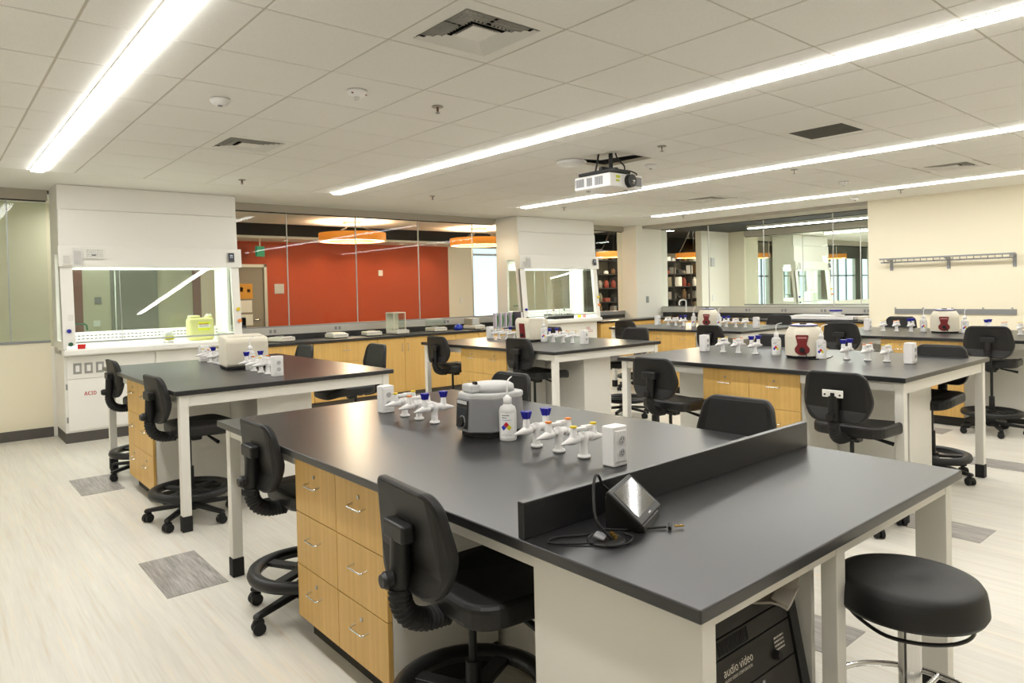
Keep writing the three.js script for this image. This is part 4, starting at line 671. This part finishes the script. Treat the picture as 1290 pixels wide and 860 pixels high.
fittings('middle right bench', 5.44, 0.914, [-1.95, -2.11, -2.245, -2.4], [-3.67, -3.48, -3.33, -3.17]);
fittings('farthest bench', 8.85, 0.914, [-5.13, -5.3, -5.45, -5.6], [-6.82, -6.62, -6.48, -6.34]);
fittings('bench under the peg rail', 8.88, 0.914, [-1.95, -2.11, -2.25, -2.4], [-3.66, -3.48, -3.33, -3.17]);
greyCentrifuge(2.02, 0.84, -2.545, -0.12);
washBottle('beside the grey centrifuge', 1.985, 0.84, -2.365, -0.75, 0.55, 1.12);
whiteCentrifuge('white centrifuge with red panel on the middle right bench', 5.45, 0.914, -2.74, 0.35);
washBottle('left of the white centrifuge on the middle right bench', 5.44, 0.914, -2.975, -1.05, -0.3, 1.1); washBottle('right of the white centrifuge on the middle right bench', 5.37, 0.914, -2.565, -1.05, -0.4, 1.1);
whiteCentrifuge('white centrifuge with red panel on the farthest bench', 8.85, 0.914, -5.9, 0.4);
washBottle('left of the white centrifuge on the farthest bench', 8.82, 0.914, -6.13, -0.9, 0, 1.1); washBottle('right of the white centrifuge on the farthest bench', 8.82, 0.914, -5.7, -0.9, 0, 1.1);
whiteCentrifuge('white centrifuge with red panel below the lower wall rail', 8.92, 0.914, -2.83, 0.25);
washBottle('left of the white centrifuge below the lower wall rail', 8.95, 0.914, -3.06, -1.1, 0, 1.1); washBottle('right of the white centrifuge below the lower wall rail', 8.88, 0.914, -2.62, -1.1, 0, 1.1);
solo('green_carton', 'small green carton right of the white centrifuge below the lower wall rail', 'carton', rb(0.09, 0.08, 0.06, 0.004), std('#5f8f77', 0.6), 8.95, 0.954, -2.5);
boxCentrifuge('cream box centrifuge on the left bench, seen from behind', 2.06, 0.914, -5.9, -Math.PI / 2 - 0.12, 0.34);
washBottle('before the cream centrifuge on the left bench', 2.03, 0.914, -5.66, 0.4, 0, 1.1);
boxCentrifuge('cream box centrifuge with red panel on the middle back bench', 5.43, 0.914, -6.0, 0.05, 0.23);
washBottle('right of the cream centrifuge on the middle back bench', 5.43, 0.914, -5.79, -0.7, 0, 1.15);

// touch panel, its cables and the grommet sockets on the desk
{
  const h = NB.h, o = thing('touch_panel', 'black tilted touch screen panel on the instructor desk', 'touch screen', [1.525, h, -1.277], 0.4);
  const s = new THREE.Shape(); s.moveTo(-0.05, 0); s.lineTo(0.055, 0); s.lineTo(0.052, 0.012); s.lineTo(-0.042, 0.092); s.lineTo(-0.052, 0.08); s.closePath();
  const g = extrude(s, 0.15, 0.003); g.rotateY(-Math.PI / 2); g.translate(0.075, 0, 0); part('stand', g, M.plastic, o, 0, 0.003, 0);
  const b = part('bezel', rb(0.2, 0.126, 0.014, 0.005, 2), M.plastic, o, 0, 0.064, 0.006, -0.86, 0, 0); part('screen', bx(0.165, 0.092, 0.002), M.screen, b, 0, 0.004, 0.0072); part('logo', bx(0.02, 0.004, 0.001), M.lightgrey, b, 0, -0.052, 0.0072);
  const c1 = solo('power_cable', 'black cable looping up from the desk grommet to the touch screen', 'cable', sweep([[1.37, h + 0.004, -1.215], [1.34, h + 0.05, -1.24], [1.37, h + 0.1, -1.28], [1.415, h + 0.142, -1.315], [1.44, h + 0.138, -1.325], [1.46, h + 0.11, -1.33], [1.485, h + 0.085, -1.325]], 0.0042, 60, 8), M.rubber, 0, 0, 0);
  solo('flat_cable', 'thin black cable coiled on the desk beside the grommet', 'cable', sweep([[1.395, h + 0.004, -1.27], [1.345, h + 0.004, -1.29], [1.27, h + 0.004, -1.33], [1.235, h + 0.004, -1.32], [1.27, h + 0.004, -1.27], [1.32, h + 0.006, -1.22], [1.33, h + 0.005, -1.185], [1.375, h + 0.005, -1.17], [1.42, h + 0.005, -1.19], [1.43, h + 0.005, -1.23]], 0.0028, 80, 6), M.rubber, 0, 0, 0);
  const j = thing('audio_cable', 'black cable ending in a gold jack plug beside the touch screen', 'cable', [0, 0, 0]); part('lead', sweep([[1.41, h + 0.004, -1.29], [1.46, h + 0.004, -1.235], [1.51, h + 0.005, -1.2], [1.545, h + 0.006, -1.175]], 0.003, 30, 6), M.rubber, j); part('sleeve', mv(cy(0.005, 0.006, 0.03, 10), 1.553, h + 0.007, -1.169, 0, 0.6, Math.PI / 2), M.plastic, j); part('jack', mv(cy(0.0028, 0.0028, 0.026, 8), 1.575, h + 0.007, -1.154, 0, -0.6, Math.PI / 2), std('#d8b060', 0.25, { metalness: 0.9 }), j);
  const k = thing('socket_module', 'grey outlet module with gold plugs in the desk grommet', 'outlet', [1.36, h + 0.004, -1.23], 0.5); part('outlet', rb(0.04, 0.006, 0.03, 0.002), M.grey, k, -0.012, 0.012, -0.012, 0.25, 0, 0); part('gold_plug', cy(0.007, 0.007, 0.012, 12), std('#d8b060', 0.25, { metalness: 0.9 }), k, 0.018, 0.008, 0.012); part('gold_plug', cy(0.006, 0.006, 0.01, 12), std('#d8b060', 0.25, { metalness: 0.9 }), k, 0.006, 0.007, 0.024);
}
// equipment rack in the desk bay
{
  const o = thing('equipment_rack', 'black tilted equipment rack lettered audio video in the desk bay', 'rack', [1.575, 0.1, -1.06]); const r = new THREE.Group(); r.name = 'rack_units'; r.position.set(0, 0, 0.19); r.rotation.x = -0.19; o.add(r);
  put('chassis', M.dark, o, -0.27, 0.27, 0, 0.4, -0.27, -0.02);
  const panel = (y0, y1, m = M.dark) => put('panel', m, r, -0.225, 0.225, y0, y1, -0.02, 0, 0.002);
  for (const s of [-1, 1]) { put('rack_rail', M.black, r, s < 0 ? -0.265 : 0.228, s < 0 ? -0.228 : 0.265, 0, 0.605, -0.03, 0.006); }
  panel(0.02, 0.13); panel(0.135, 0.22); panel(0.225, 0.31); const p2 = panel(0.314, 0.402), p3 = panel(0.405, 0.495), p4 = panel(0.498, 0.542); panel(0.545, 0.6);
  const txt = canvasTex(1024, 200, (g, w, h) => { g.fillStyle = '#25231f'; g.fillRect(0, 0, w, h); g.fillStyle = '#e8e2d4'; g.textAlign = 'left'; g.font = '124px sans-serif'; g.fillText('audio video', 10, 112, 980); g.font = '46px sans-serif'; g.fillText('AUDIO VIDEO CORPORATION', 14, 178, 960); });
  part('lettering', pl(0.21, 0.041), std('#ffffff', 0.6, { map: txt }), p3, 0.0, 0.005, 0.0112);
  const ind = canvasTex(256, 256, (g, w, h) => { g.fillStyle = '#25231f'; g.fillRect(0, 0, w, h); lines(g, w, h, '#cfc9bd', 4, 0.1, 0.9, 0.1, 0.9); }); part('markings', pl(0.06, 0.05), std('#ffffff', 0.6, { map: ind }), p3, 0.16, 0.0, 0.0112); part('control_knob', mv(cy(0.011, 0.013, 0.018, 16), 0, 0, 0, Math.PI / 2), M.rubber, p3, 0.13, -0.02, 0.018);
  for (let k = 0; k < 26; k++) part('vent_slot', bx(0.004, 0.032, 0.003), M.rubber, p4, -0.2 + k * 0.0085 + (k > 9 ? 0.01 : 0), 0, 0.0105);
  for (let k = 0; k < 10; k++) part('key', bx(0.012, 0.008, 0.003), M.grey, p2, -0.16 + k * 0.024, 0.03, 0.0112);
  const bag = thing('clear_bag', 'crumpled pale plastic sheet on top of the equipment rack', 'plastic sheet', [1.74, 0.655, -1.0], 0.3);
  const g = new THREE.BoxGeometry(0.2, 0.006, 0.16, 12, 1, 8), p = g.attributes.position; for (let i = 0; i < p.count; i++) { const x = p.getX(i), z = p.getZ(i); p.setY(i, p.getY(i) + 0.02 * Math.sin(9 * x + 4 * z) + 0.014 * Math.sin(21 * x - 17 * z) - (z > 0.05 ? (z - 0.05) * 0.7 : 0)); } g.computeVertexNormals(); part('sheet', g, std('#b9b2a8', 0.4), bag, 0, 0.045, 0); part('fold', mv(rb(0.14, 0.008, 0.05, 0.004), 0, 0, 0, 0.3), std('#b9b2a8', 0.4), bag, -0.02, 0.028, 0.06);
}

// ------------------------------------------------------------------ things on the perimeter counters
function balance(label, x, z, kind, turn = 0) {
  const o = thing('laboratory_balance', label, 'balance', [x, 0.914, z], turn, 'balances on the back counter'); o.scale.setScalar(0.98);
  part('body', rb(0.23, 0.055, 0.28, 0.012, 2), M.ivory, o, 0, 0.035, 0); part('keypad', rb(0.2, 0.012, 0.07, 0.004), M.lightgrey, o, 0, 0.058, 0.11, 0.25, 0, 0); part('pan', cy(0.055, 0.055, 0.008, 24), M.alu, o, 0, 0.07, -0.04);
  for (const a of [-0.09, 0.09]) part('foot', cy(0.014, 0.014, 0.01, 10), M.rubber, o, a, 0.005, 0.1);
  if (kind === 'tall') { part('shield_frame', mg([boxAt(-0.11, 0.11, 0.31, 0.325, -0.14, 0.06), boxAt(-0.11, 0.11, 0.06, 0.32, -0.14, -0.12), boxAt(-0.11, -0.1, 0.06, 0.32, 0.05, 0.06), boxAt(0.1, 0.11, 0.06, 0.32, 0.05, 0.06)]), M.ivory, o); for (const [a, b, c, d] of [[-0.11, -0.106, -0.12, 0.05], [0.106, 0.11, -0.12, 0.05], [-0.1, 0.1, 0.052, 0.056]]) put('shield_pane', M.glass, o, a, b, 0.065, 0.31, c, d); }
  if (kind === 'cube') { for (const [a, b, c, d] of [[-0.12, -0.117, -0.13, 0.08], [0.117, 0.12, -0.13, 0.08], [-0.12, 0.12, 0.078, 0.081], [-0.12, 0.12, -0.13, -0.127]]) put('shield_pane', M.glass, o, a, b, 0.065, 0.19, c, d); put('shield_lid', M.frost, o, -0.12, 0.12, 0.19, 0.195, -0.13, 0.08); }
  if (kind === 'low') { put('cover', M.chalk, o, -0.1, 0.1, 0.064, 0.078, -0.12, 0.06, 0.004); part('sticker', bx(0.12, 0.002, 0.06), std('#e2dc6a', 0.5), o, 0, 0.08, -0.02); }
  if (kind === 'box') { put('shield_frame', std('#a8a08a', 0.5), o, -0.1, 0.1, 0.064, 0.175, -0.13, 0.05, 0.006); put('window', M.lightgrey, o, -0.085, 0.06, 0.075, 0.165, 0.05, 0.053); }
}
const CZ = -8.8, cxAt = (px) => { const k = { 353: 3.47, 423: 4.35, 467: 4.89, 500: 5.26, 548: 5.94, 569: 6.31, 595: 6.53 }; return k[px]; };
balance('small cream balance, leftmost on the back counter', cxAt(353) + 0.1, CZ, 'plain', 0.3);
balance('low white balance with a yellow sticker on the back counter', cxAt(423), CZ, 'low');
balance('small cream balance between the low balance and the tall one', cxAt(467), CZ, 'plain', -0.2);
balance('tall analytical balance with a glass draft shield before the orange wall', cxAt(500) + 0.06, CZ, 'tall', 0.1);
balance('balance with a clear cube draft shield right of the tall balance', cxAt(548) + 0.06, CZ, 'cube');
balance('balance with a grey box shield nearest the far fume hood', cxAt(595) + 0.2, CZ, 'box', 0.15);
{ const b = thing('blue_weight_case', 'round blue case on the back counter between two balances', 'case', [6.42, 0.914, CZ]); part('bowl', lathe([[0.001, 0], [0.06, 0], [0.07, 0.03], [0.055, 0.07], [0.02, 0.09], [0.001, 0.092]], 20), std('#2a4ac8', 0.35), b); part('rim', mv(to(0.069, 0.006, 24, 6), 0, 0.032, 0, Math.PI / 2), M.blue, b); }
[[4.95, 'black power adapter left of the tall balance'], [5.5, 'black power adapter right of the tall balance'], [6.22, 'black power adapter beside the round blue case'], [6.6, 'dark brown adapter before the last balance']].forEach(([x, l], i) => { const o = thing('power_adapter', l, 'adapter', [x, 0.914, -8.95]); part('brick', rb(0.09, 0.04, 0.06, 0.008), i === 3 ? std('#4a2f22', 0.5) : M.rubber, o, 0, 0.02, 0); part('cord', sweep([[0.045, 0.02, 0], [0.1, 0.012, 0.02], [0.14, 0.008, -0.03], [0.1, 0.03, -0.1], [0.06, 0.06, -0.17]], 0.004, 24, 6), M.rubber, o); });
{ // pale rack with four tall green-leaved specimens
  const o = thing('plant_card_display', 'pale four-bay display of green leaves beside the far fume hood', 'display', [7.25, 0.914, -8.64], 0.2);
  put('back', M.lightgrey, o, -0.26, 0.26, 0, 0.24, -0.03, -0.02); for (let k = 0; k <= 4; k++) put('divider', std('#c9bfcc', 0.5), o, -0.26 + k * 0.13 - 0.02, -0.26 + k * 0.13 + 0.02, 0, 0.24, -0.03, 0.02); put('shelf', M.lightgrey, o, -0.26, 0.26, 0, 0.01, -0.03, 0.03);
  for (let k = 0; k < 4; k++) { const s = new THREE.Shape(); s.moveTo(0, 0.01); s.quadraticCurveTo(0.05, 0.1, 0.012, 0.22); s.quadraticCurveTo(-0.045, 0.11, 0, 0.01); part('leaf', extrude(s, 0.004, 0.001), std(['#2f6b2c', '#3f7a30', '#35702c', '#477f34'][k], 0.6), o, -0.195 + k * 0.13, 0.0, -0.01); put('dark_pane', std('#1d3320', 0.4), o, -0.235 + k * 0.13, -0.2 + k * 0.13, 0.05, 0.19, -0.019, -0.015); }
  const b = thing('dark_binder', 'dark upright binder between the leaf display and the far fume hood', 'binder', [7.485, 0.914, -8.6]); part('cover', rb(0.05, 0.25, 0.2, 0.006), std('#565060', 0.5), b, 0, 0.125, 0); part('pages', rb(0.035, 0.235, 0.19, 0.003), M.chalk, b, 0.002, 0.125, 0.008);
}
{ // white tray and blue dish on the right-hand counter
  const o = thing('white_tray', 'long white tray on the right-hand counter before the glass', 'tray', [11.35, 0.914, -5.35]); part('tray', mg([boxAt(-0.2, 0.2, 0, 0.012, -0.6, 0.55), boxAt(-0.2, -0.19, 0, 0.06, -0.6, 0.55), boxAt(0.19, 0.2, 0, 0.06, -0.6, 0.55), boxAt(-0.2, 0.2, 0, 0.06, -0.6, -0.59), boxAt(-0.2, 0.2, 0, 0.06, 0.54, 0.55)]), M.pvc, o); part('cover', rb(0.34, 0.02, 0.7, 0.006), M.chalk, o, 0, 0.07, -0.1);
  const d = thing('blue_lid_dish', 'clear dish with a blue lid on the white tray', 'dish', [11.3, 0.994, -5.15]); part('dish', cy(0.08, 0.075, 0.06, 24), M.bottle, d, 0, 0.03, 0); part('lid', cy(0.1, 0.095, 0.025, 24), M.blue, d, 0, 0.073, 0);
  const c = thing('white_instrument', 'small white instrument at the right end of the white tray', 'instrument', [11.3, 0.914, -4.68]); part('case', rb(0.2, 0.07, 0.16, 0.012, 2), M.ivory, c, 0, 0.035, 0); part('top_panel', rb(0.12, 0.008, 0.1, 0.003), M.lightgrey, c, 0, 0.073, 0);
}
{ // gooseneck taps and black peg board by the sink
  const o = thing('gooseneck_faucet', 'white gooseneck faucet at the sink by the corner', 'faucet', [11.2, 0.914, -7.95]); part('spout', sweep([[0, 0, 0], [0, 0.24, 0], [0.0, 0.3, 0.0], [-0.02, 0.335, 0.0], [-0.1, 0.335, -0.05], [-0.13, 0.3, -0.06], [-0.13, 0.24, -0.06]], 0.013, 40, 10), M.pvc, o); part('flange', cy(0.03, 0.034, 0.03, 18), M.pvc, o, 0, 0.015, 0); for (const s of [-1, 1]) { const v = part('valve', cy(0.016, 0.022, 0.09, 14), M.pvc, o, 0, 0.045, 0.14 * s); part('handle', rb(0.05, 0.014, 0.02, 0.005), M.pvc, v, 0, 0.05, 0); }
  const k = thing('sink_cup', 'black sink surround below the gooseneck faucet', 'sink', [11.06, 0.914, -7.9]); part('curb', rb(0.08, 0.1, 0.5, 0.01), M.rubber, k, 0, 0.05, 0); part('lip', rb(0.1, 0.012, 0.52, 0.004), M.black, k, 0, 0.106, 0);
}
solo('wall_outlet', 'grey wall outlet on the corner column above the counter', 'outlet', mg([rb(0.08, 0.13, 0.01, 0.003), mv(rb(0.05, 0.04, 0.014, 0.003), 0, 0.025, 0.002), mv(rb(0.05, 0.04, 0.014, 0.003), 0, -0.025, 0.002)]), M.steelGrey, 11.18 - 0.0, 1.27, -8.854);

// wall rails
{
  const o = thing('peg_rail', 'long grey metal rail with pegs on the yellow wall', 'peg rail', [X1, 1.843, -3.475]), L = 1.68;
  part('front_bar', rb(0.03, 0.022, L, 0.005), M.steelGrey, o, -0.14, 0, 0); part('rear_bar', rb(0.012, 0.02, L, 0.003), M.steelGrey, o, -0.09, -0.05, 0);
  for (const z of [-0.72, 0.03, 0.8]) { const b = part('bracket', mg([boxAt(-0.155, 0, -0.03, 0.0, -0.012, 0.012), boxAt(-0.018, 0, -0.17, 0.0, -0.02, 0.02)]), M.steelGrey, o, 0, 0, z); part('screw', cy(0.006, 0.006, 0.006, 8), M.alu, b, -0.021, -0.13, 0, 0, 0, Math.PI / 2); }
  for (let k = 0; k < 20; k++) part('peg', memo('peg', () => sweep([[-0.14, -0.008, 0], [-0.135, -0.035, 0], [-0.11, -0.055, 0], [-0.085, -0.045, 0]], 0.006, 10, 6)), k % 2 ? M.alu : M.steelGrey, o, 0, 0, -0.78 + k * 0.082);
  const p = thing('wall_strip', 'flat grey mounting strip low on the yellow wall behind the far centrifuge', 'wall strip', [X1, 1.07, -3.41]); part('strip', rb(0.016, 0.075, 1.5, 0.003), M.steelGrey, p, -0.008, 0, 0); for (const z of [-0.74, -0.37, 0.0, 0.37, 0.7]) part('clip', rb(0.02, 0.03, 0.02, 0.004), M.alu, p, -0.012, 0.045, z);
}

// ------------------------------------------------------------------ ceiling fittings
function diffuser(label, a, b) {
  const x = (gx(a) + gx(a + 1)) / 2, z = (gz(b) + gz(b + 1)) / 2, w = gx(a + 1) - gx(a) - 0.012, o = thing('ceiling_diffuser', label, 'air diffuser', [x, CEIL, z], 0, 'square ceiling diffusers'), s = w / T;
  const frame = (R, r, y0, y1, m, n) => { const g = new THREE.CylinderGeometry(r * Math.SQRT2, R * Math.SQRT2, y1 - y0, 4, 1, true); g.rotateY(Math.PI / 4); const q = g.toNonIndexed(); q.computeVertexNormals(); part(n, q, m, o, 0, (y0 + y1) / 2, 0); };
  const sh = new THREE.Shape([[-w / 2, -w / 2], [w / 2, -w / 2], [w / 2, w / 2], [-w / 2, w / 2]].map(([p, q]) => new THREE.Vector2(p, q))), k = 0.225 * s; sh.holes.push(new THREE.Path([[-k, -k], [-k, k], [k, k], [k, -k]].map(([p, q]) => new THREE.Vector2(p, q))));
  const g = extrude(sh, 0.012); g.rotateX(Math.PI / 2); part('frame', g, M.gyp, o, 0, 0.014, 0);
  const ds = M.gyp; [0.222, 0.19, 0.158, 0.126, 0.094].forEach((R, i) => frame(R * s, (R - 0.017) * s, -0.002, 0.011, ds, 'louver'));
  part('centre_plate', rb(+(0.15 * s).toFixed(3), 0.006, +(0.15 * s).toFixed(3), 0.002), ds, o, 0, 0.004, 0);
  put('plenum_box', M.rubber, o, -w / 2, w / 2, 0.13, 0.14, -w / 2, w / 2); for (const q of [-1, 1]) { put('box_side', M.dark, o, q > 0 ? k : -k - 0.004, q > 0 ? k + 0.004 : -k, 0.014, 0.13, -k, k); put('box_side', M.dark, o, -k, k, 0.014, 0.13, q > 0 ? k : -k - 0.004, q > 0 ? k + 0.004 : -k); }
  for (let q = -8; q <= 8; q++) { if (!q) continue; part('vane', bx(0.003, 0.016, +(0.13 * s).toFixed(3)), M.gyp, o, q * 0.024 * s, 0.024, 0.155 * s); part('vane', bx(+(0.13 * s).toFixed(3), 0.016, 0.003), M.gyp, o, -0.155 * s, 0.024, q * 0.024 * s); }
}
diffuser('large square louvered ceiling diffuser at the top of the picture', 0, 0);
diffuser('square ceiling diffuser near the left linear light', 0, 5);
diffuser('thin dark ceiling diffuser at the right above the yellow wall', 11, 0);
diffuser('far ceiling diffuser above the farthest bench', 11, 5);
{
  const x = (gx(6) + gx(7)) / 2, z = (gz(0) + gz(1)) / 2, w = gx(7) - gx(6) - 0.012, d = T - 0.012, o = thing('return_grille', 'dark mesh return grille in the ceiling right of the projector', 'grille', [x, CEIL, z]);
  const sh = new THREE.Shape([[-w / 2, -d / 2], [w / 2, -d / 2], [w / 2, d / 2], [-w / 2, d / 2]].map(([p, q]) => new THREE.Vector2(p, q))); const hx = 0.2, hz = 0.215; sh.holes.push(new THREE.Path([[-hx, -hz], [-hx, hz], [hx, hz], [hx, -hz]].map(([p, q]) => new THREE.Vector2(p, q))));
  const g = extrude(sh, 0.01); g.rotateX(Math.PI / 2); part('frame', g, M.gyp, o, 0, 0.012, 0); put('duct', M.rubber, o, -0.25, 0.25, 0.06, 0.07, -0.25, 0.25);
  const bars = []; for (let k = 0; k <= 22; k++) { bars.push(boxAt(-hx + k * hx / 11 - 0.0013, -hx + k * hx / 11 + 0.0013, 0.002, 0.014, -hz, hz)); bars.push(boxAt(-hx, hx, 0.002, 0.014, -hz + k * hz / 11 - 0.0013, -hz + k * hz / 11 + 0.0013)); } const b = part('mesh', mg(bars), std('#77736b', 0.5), o); b.userData.kind = 'stuff';
  for (const q of [-1, 1]) { put('duct_side', M.dark, o, q > 0 ? hx : -hx - 0.005, q > 0 ? hx + 0.005 : -hx, 0.012, 0.06, -hz, hz); put('duct_side', M.dark, o, -hx, hx, 0.012, 0.06, q > 0 ? hz : -hz - 0.005, q > 0 ? hz + 0.005 : -hz); }
}
[[2.66, -3.82, 'between the diffuser and the long light, at the top'], [5.0, -3.77, 'right of the projector'], [7.24, -3.72, 'between the second and third long lights'], [10.1, -3.71, 'nearest the yellow wall'], [2.62, -7.39, 'just above the left fume hood'], [5.04, -7.4, 'above the orange view'], [7.43, -7.42, 'above the far fume hood'], [10.14, -7.22, 'above the corner column']].forEach(([x, z, l]) => {
  const o = thing('sprinkler_head', `ceiling sprinkler head ${l}`, 'sprinkler', [x, CEIL, z], 0.5, 'sprinkler heads'); part('escutcheon', cy(0.034, 0.04, 0.008, 18), M.alu, o, 0, -0.003, 0); part('frame', mg([mv(cy(0.003, 0.003, 0.04, 6), -0.01, -0.026, 0), mv(cy(0.003, 0.003, 0.04, 6), 0.01, -0.026, 0), mv(cy(0.004, 0.004, 0.03, 6), 0, -0.02, 0)]), std('#7a5646', 0.4), o); part('deflector', cy(0.016, 0.016, 0.003, 14), M.steelGrey, o, 0, -0.047, 0);
});
function detector(label, x, z, strobe) {
  const o = thing('smoke_detector', label, 'smoke detector', [x, CEIL, z], 0, 'smoke detectors'); part('body', lathe([[0.001, 0], [0.06, 0], [0.06, -0.014], [0.045, -0.034], [0.02, -0.04], [0.001, -0.04]].reverse(), 28), M.pvc, o);
  if (strobe) { part('lens', lathe([[0.001, 0], [0.018, 0], [0.014, -0.02], [0.001, -0.026]].reverse(), 14), M.bottle, o, 0, -0.036, 0); for (const s of [-1, 1]) part('mark', rb(0.014, 0.008, 0.004, 0.001), M.red, o, 0.045 * s, -0.026, 0.03); } else part('sensor', cy(0.014, 0.014, 0.008, 14), M.grey, o, 0, -0.042, 0);
}
detector('round smoke detector left of the square diffuser', 1.46, -4.46, false); detector('ceiling strobe with red marks between the two left diffusers', 2.06, -3.81, true); detector('ceiling strobe between the two rightmost lights', 8.65, -3.82, true);
detector('small smoke detector just right of the projector', 5.66, -4.41, false); detector('small smoke detector above the right-hand glass', 10.41, -4.44, false);
{ const o = thing('access_point', 'flat white disc access point left of the projector', 'access point', [4.82, CEIL, -4.7]); part('disc', lathe([[0.001, 0], [0.125, 0], [0.145, -0.014], [0.135, -0.04], [0.001, -0.048]].reverse(), 36), M.pvc, o); part('mount', cy(0.06, 0.06, 0.008, 24), M.lightgrey, o, 0, 0.002, 0); }
{ // projector hung under an open tile, lens towards the camera side (+z)
  const o = thing('projector', 'white ceiling projector on a black mount', 'projector', [4.96, 2.42, -4.36]);
  part('case', rb(0.46, 0.125, 0.44, 0.014, 2), M.pvc, o, 0, 0.065, 0);
  const grille = (z0, z1, n) => { for (let k = 0; k < n; k++) put('grille_slat', M.grey, o, -0.233, -0.229, 0.03, 0.105, z0 + (z1 - z0) * k / n, z0 + (z1 - z0) * (k + 0.6) / n); };
  grille(-0.2, -0.09, 7); grille(-0.06, 0.01, 5); grille(0.04, 0.14, 7); for (let k = 0; k < 8; k++) put('grille_slat', M.grey, o, 0.12 + k * 0.012, 0.127 + k * 0.012, 0.025, 0.11, 0.219, 0.223);
  part('lens_barrel', mv(cy(0.058, 0.062, 0.06, 28), 0, 0, 0, Math.PI / 2), M.plastic, o, 0.03, 0.065, 0.235); part('lens_glass', mv(lathe([[0.001, 0.012], [0.025, 0.008], [0.042, 0]].reverse(), 24), 0, 0, 0, Math.PI / 2), M.screen, o, 0.03, 0.065, 0.262);
  part('warning_sticker', rb(0.055, 0.025, 0.002, 0.0005), std('#c8d22c', 0.5), o, -0.12, 0.095, 0.221); part('warning_sticker', rb(0.05, 0.018, 0.002, 0.0005), std('#c8d22c', 0.5), o, -0.125, 0.06, 0.221); part('foot', cy(0.02, 0.02, 0.012, 14), M.lightgrey, o, -0.15, -0.003, -0.12); part('foot', cy(0.02, 0.02, 0.012, 14), M.lightgrey, o, 0.1, -0.003, 0.12);
  part('mount_plate', mg([mv(rb(0.045, 0.03, 0.46, 0.006), -0.12, 0.165, -0.02), mv(rb(0.4, 0.035, 0.045, 0.006), 0.05, 0.19, 0.04), mv(rb(0.34, 0.025, 0.035, 0.005), 0.04, 0.17, -0.14), mv(cy(0.012, 0.012, 0.06, 8), -0.12, 0.145, 0.1), mv(cy(0.012, 0.012, 0.06, 8), 0.2, 0.16, 0.04), mv(cy(0.012, 0.012, 0.06, 8), -0.12, 0.145, -0.18)]), M.plastic, o); part('drop_pole', cy(0.02, 0.02, 0.3, 14), M.plastic, o, 0.04, 0.31, 0.0); part('strut', sweep([[-0.1, 0.15, -0.08], [-0.09, 0.24, -0.06], [-0.08, 0.36, -0.04]], 0.009, 8, 6), M.plastic, o);
  part('cable', sweep([[0.15, 0.13, -0.05], [0.2, 0.2, 0.02], [0.16, 0.24, 0.06], [0.08, 0.3, 0.05], [0.06, 0.42, 0.02]], 0.007, 24, 6), M.rubber, o); part('cable', sweep([[0.22, 0.12, 0.1], [0.27, 0.16, 0.12], [0.25, 0.2, 0.06], [0.12, 0.2, 0.02]], 0.006, 24, 6), M.rubber, o);
}
renderer.render(scene, camera);
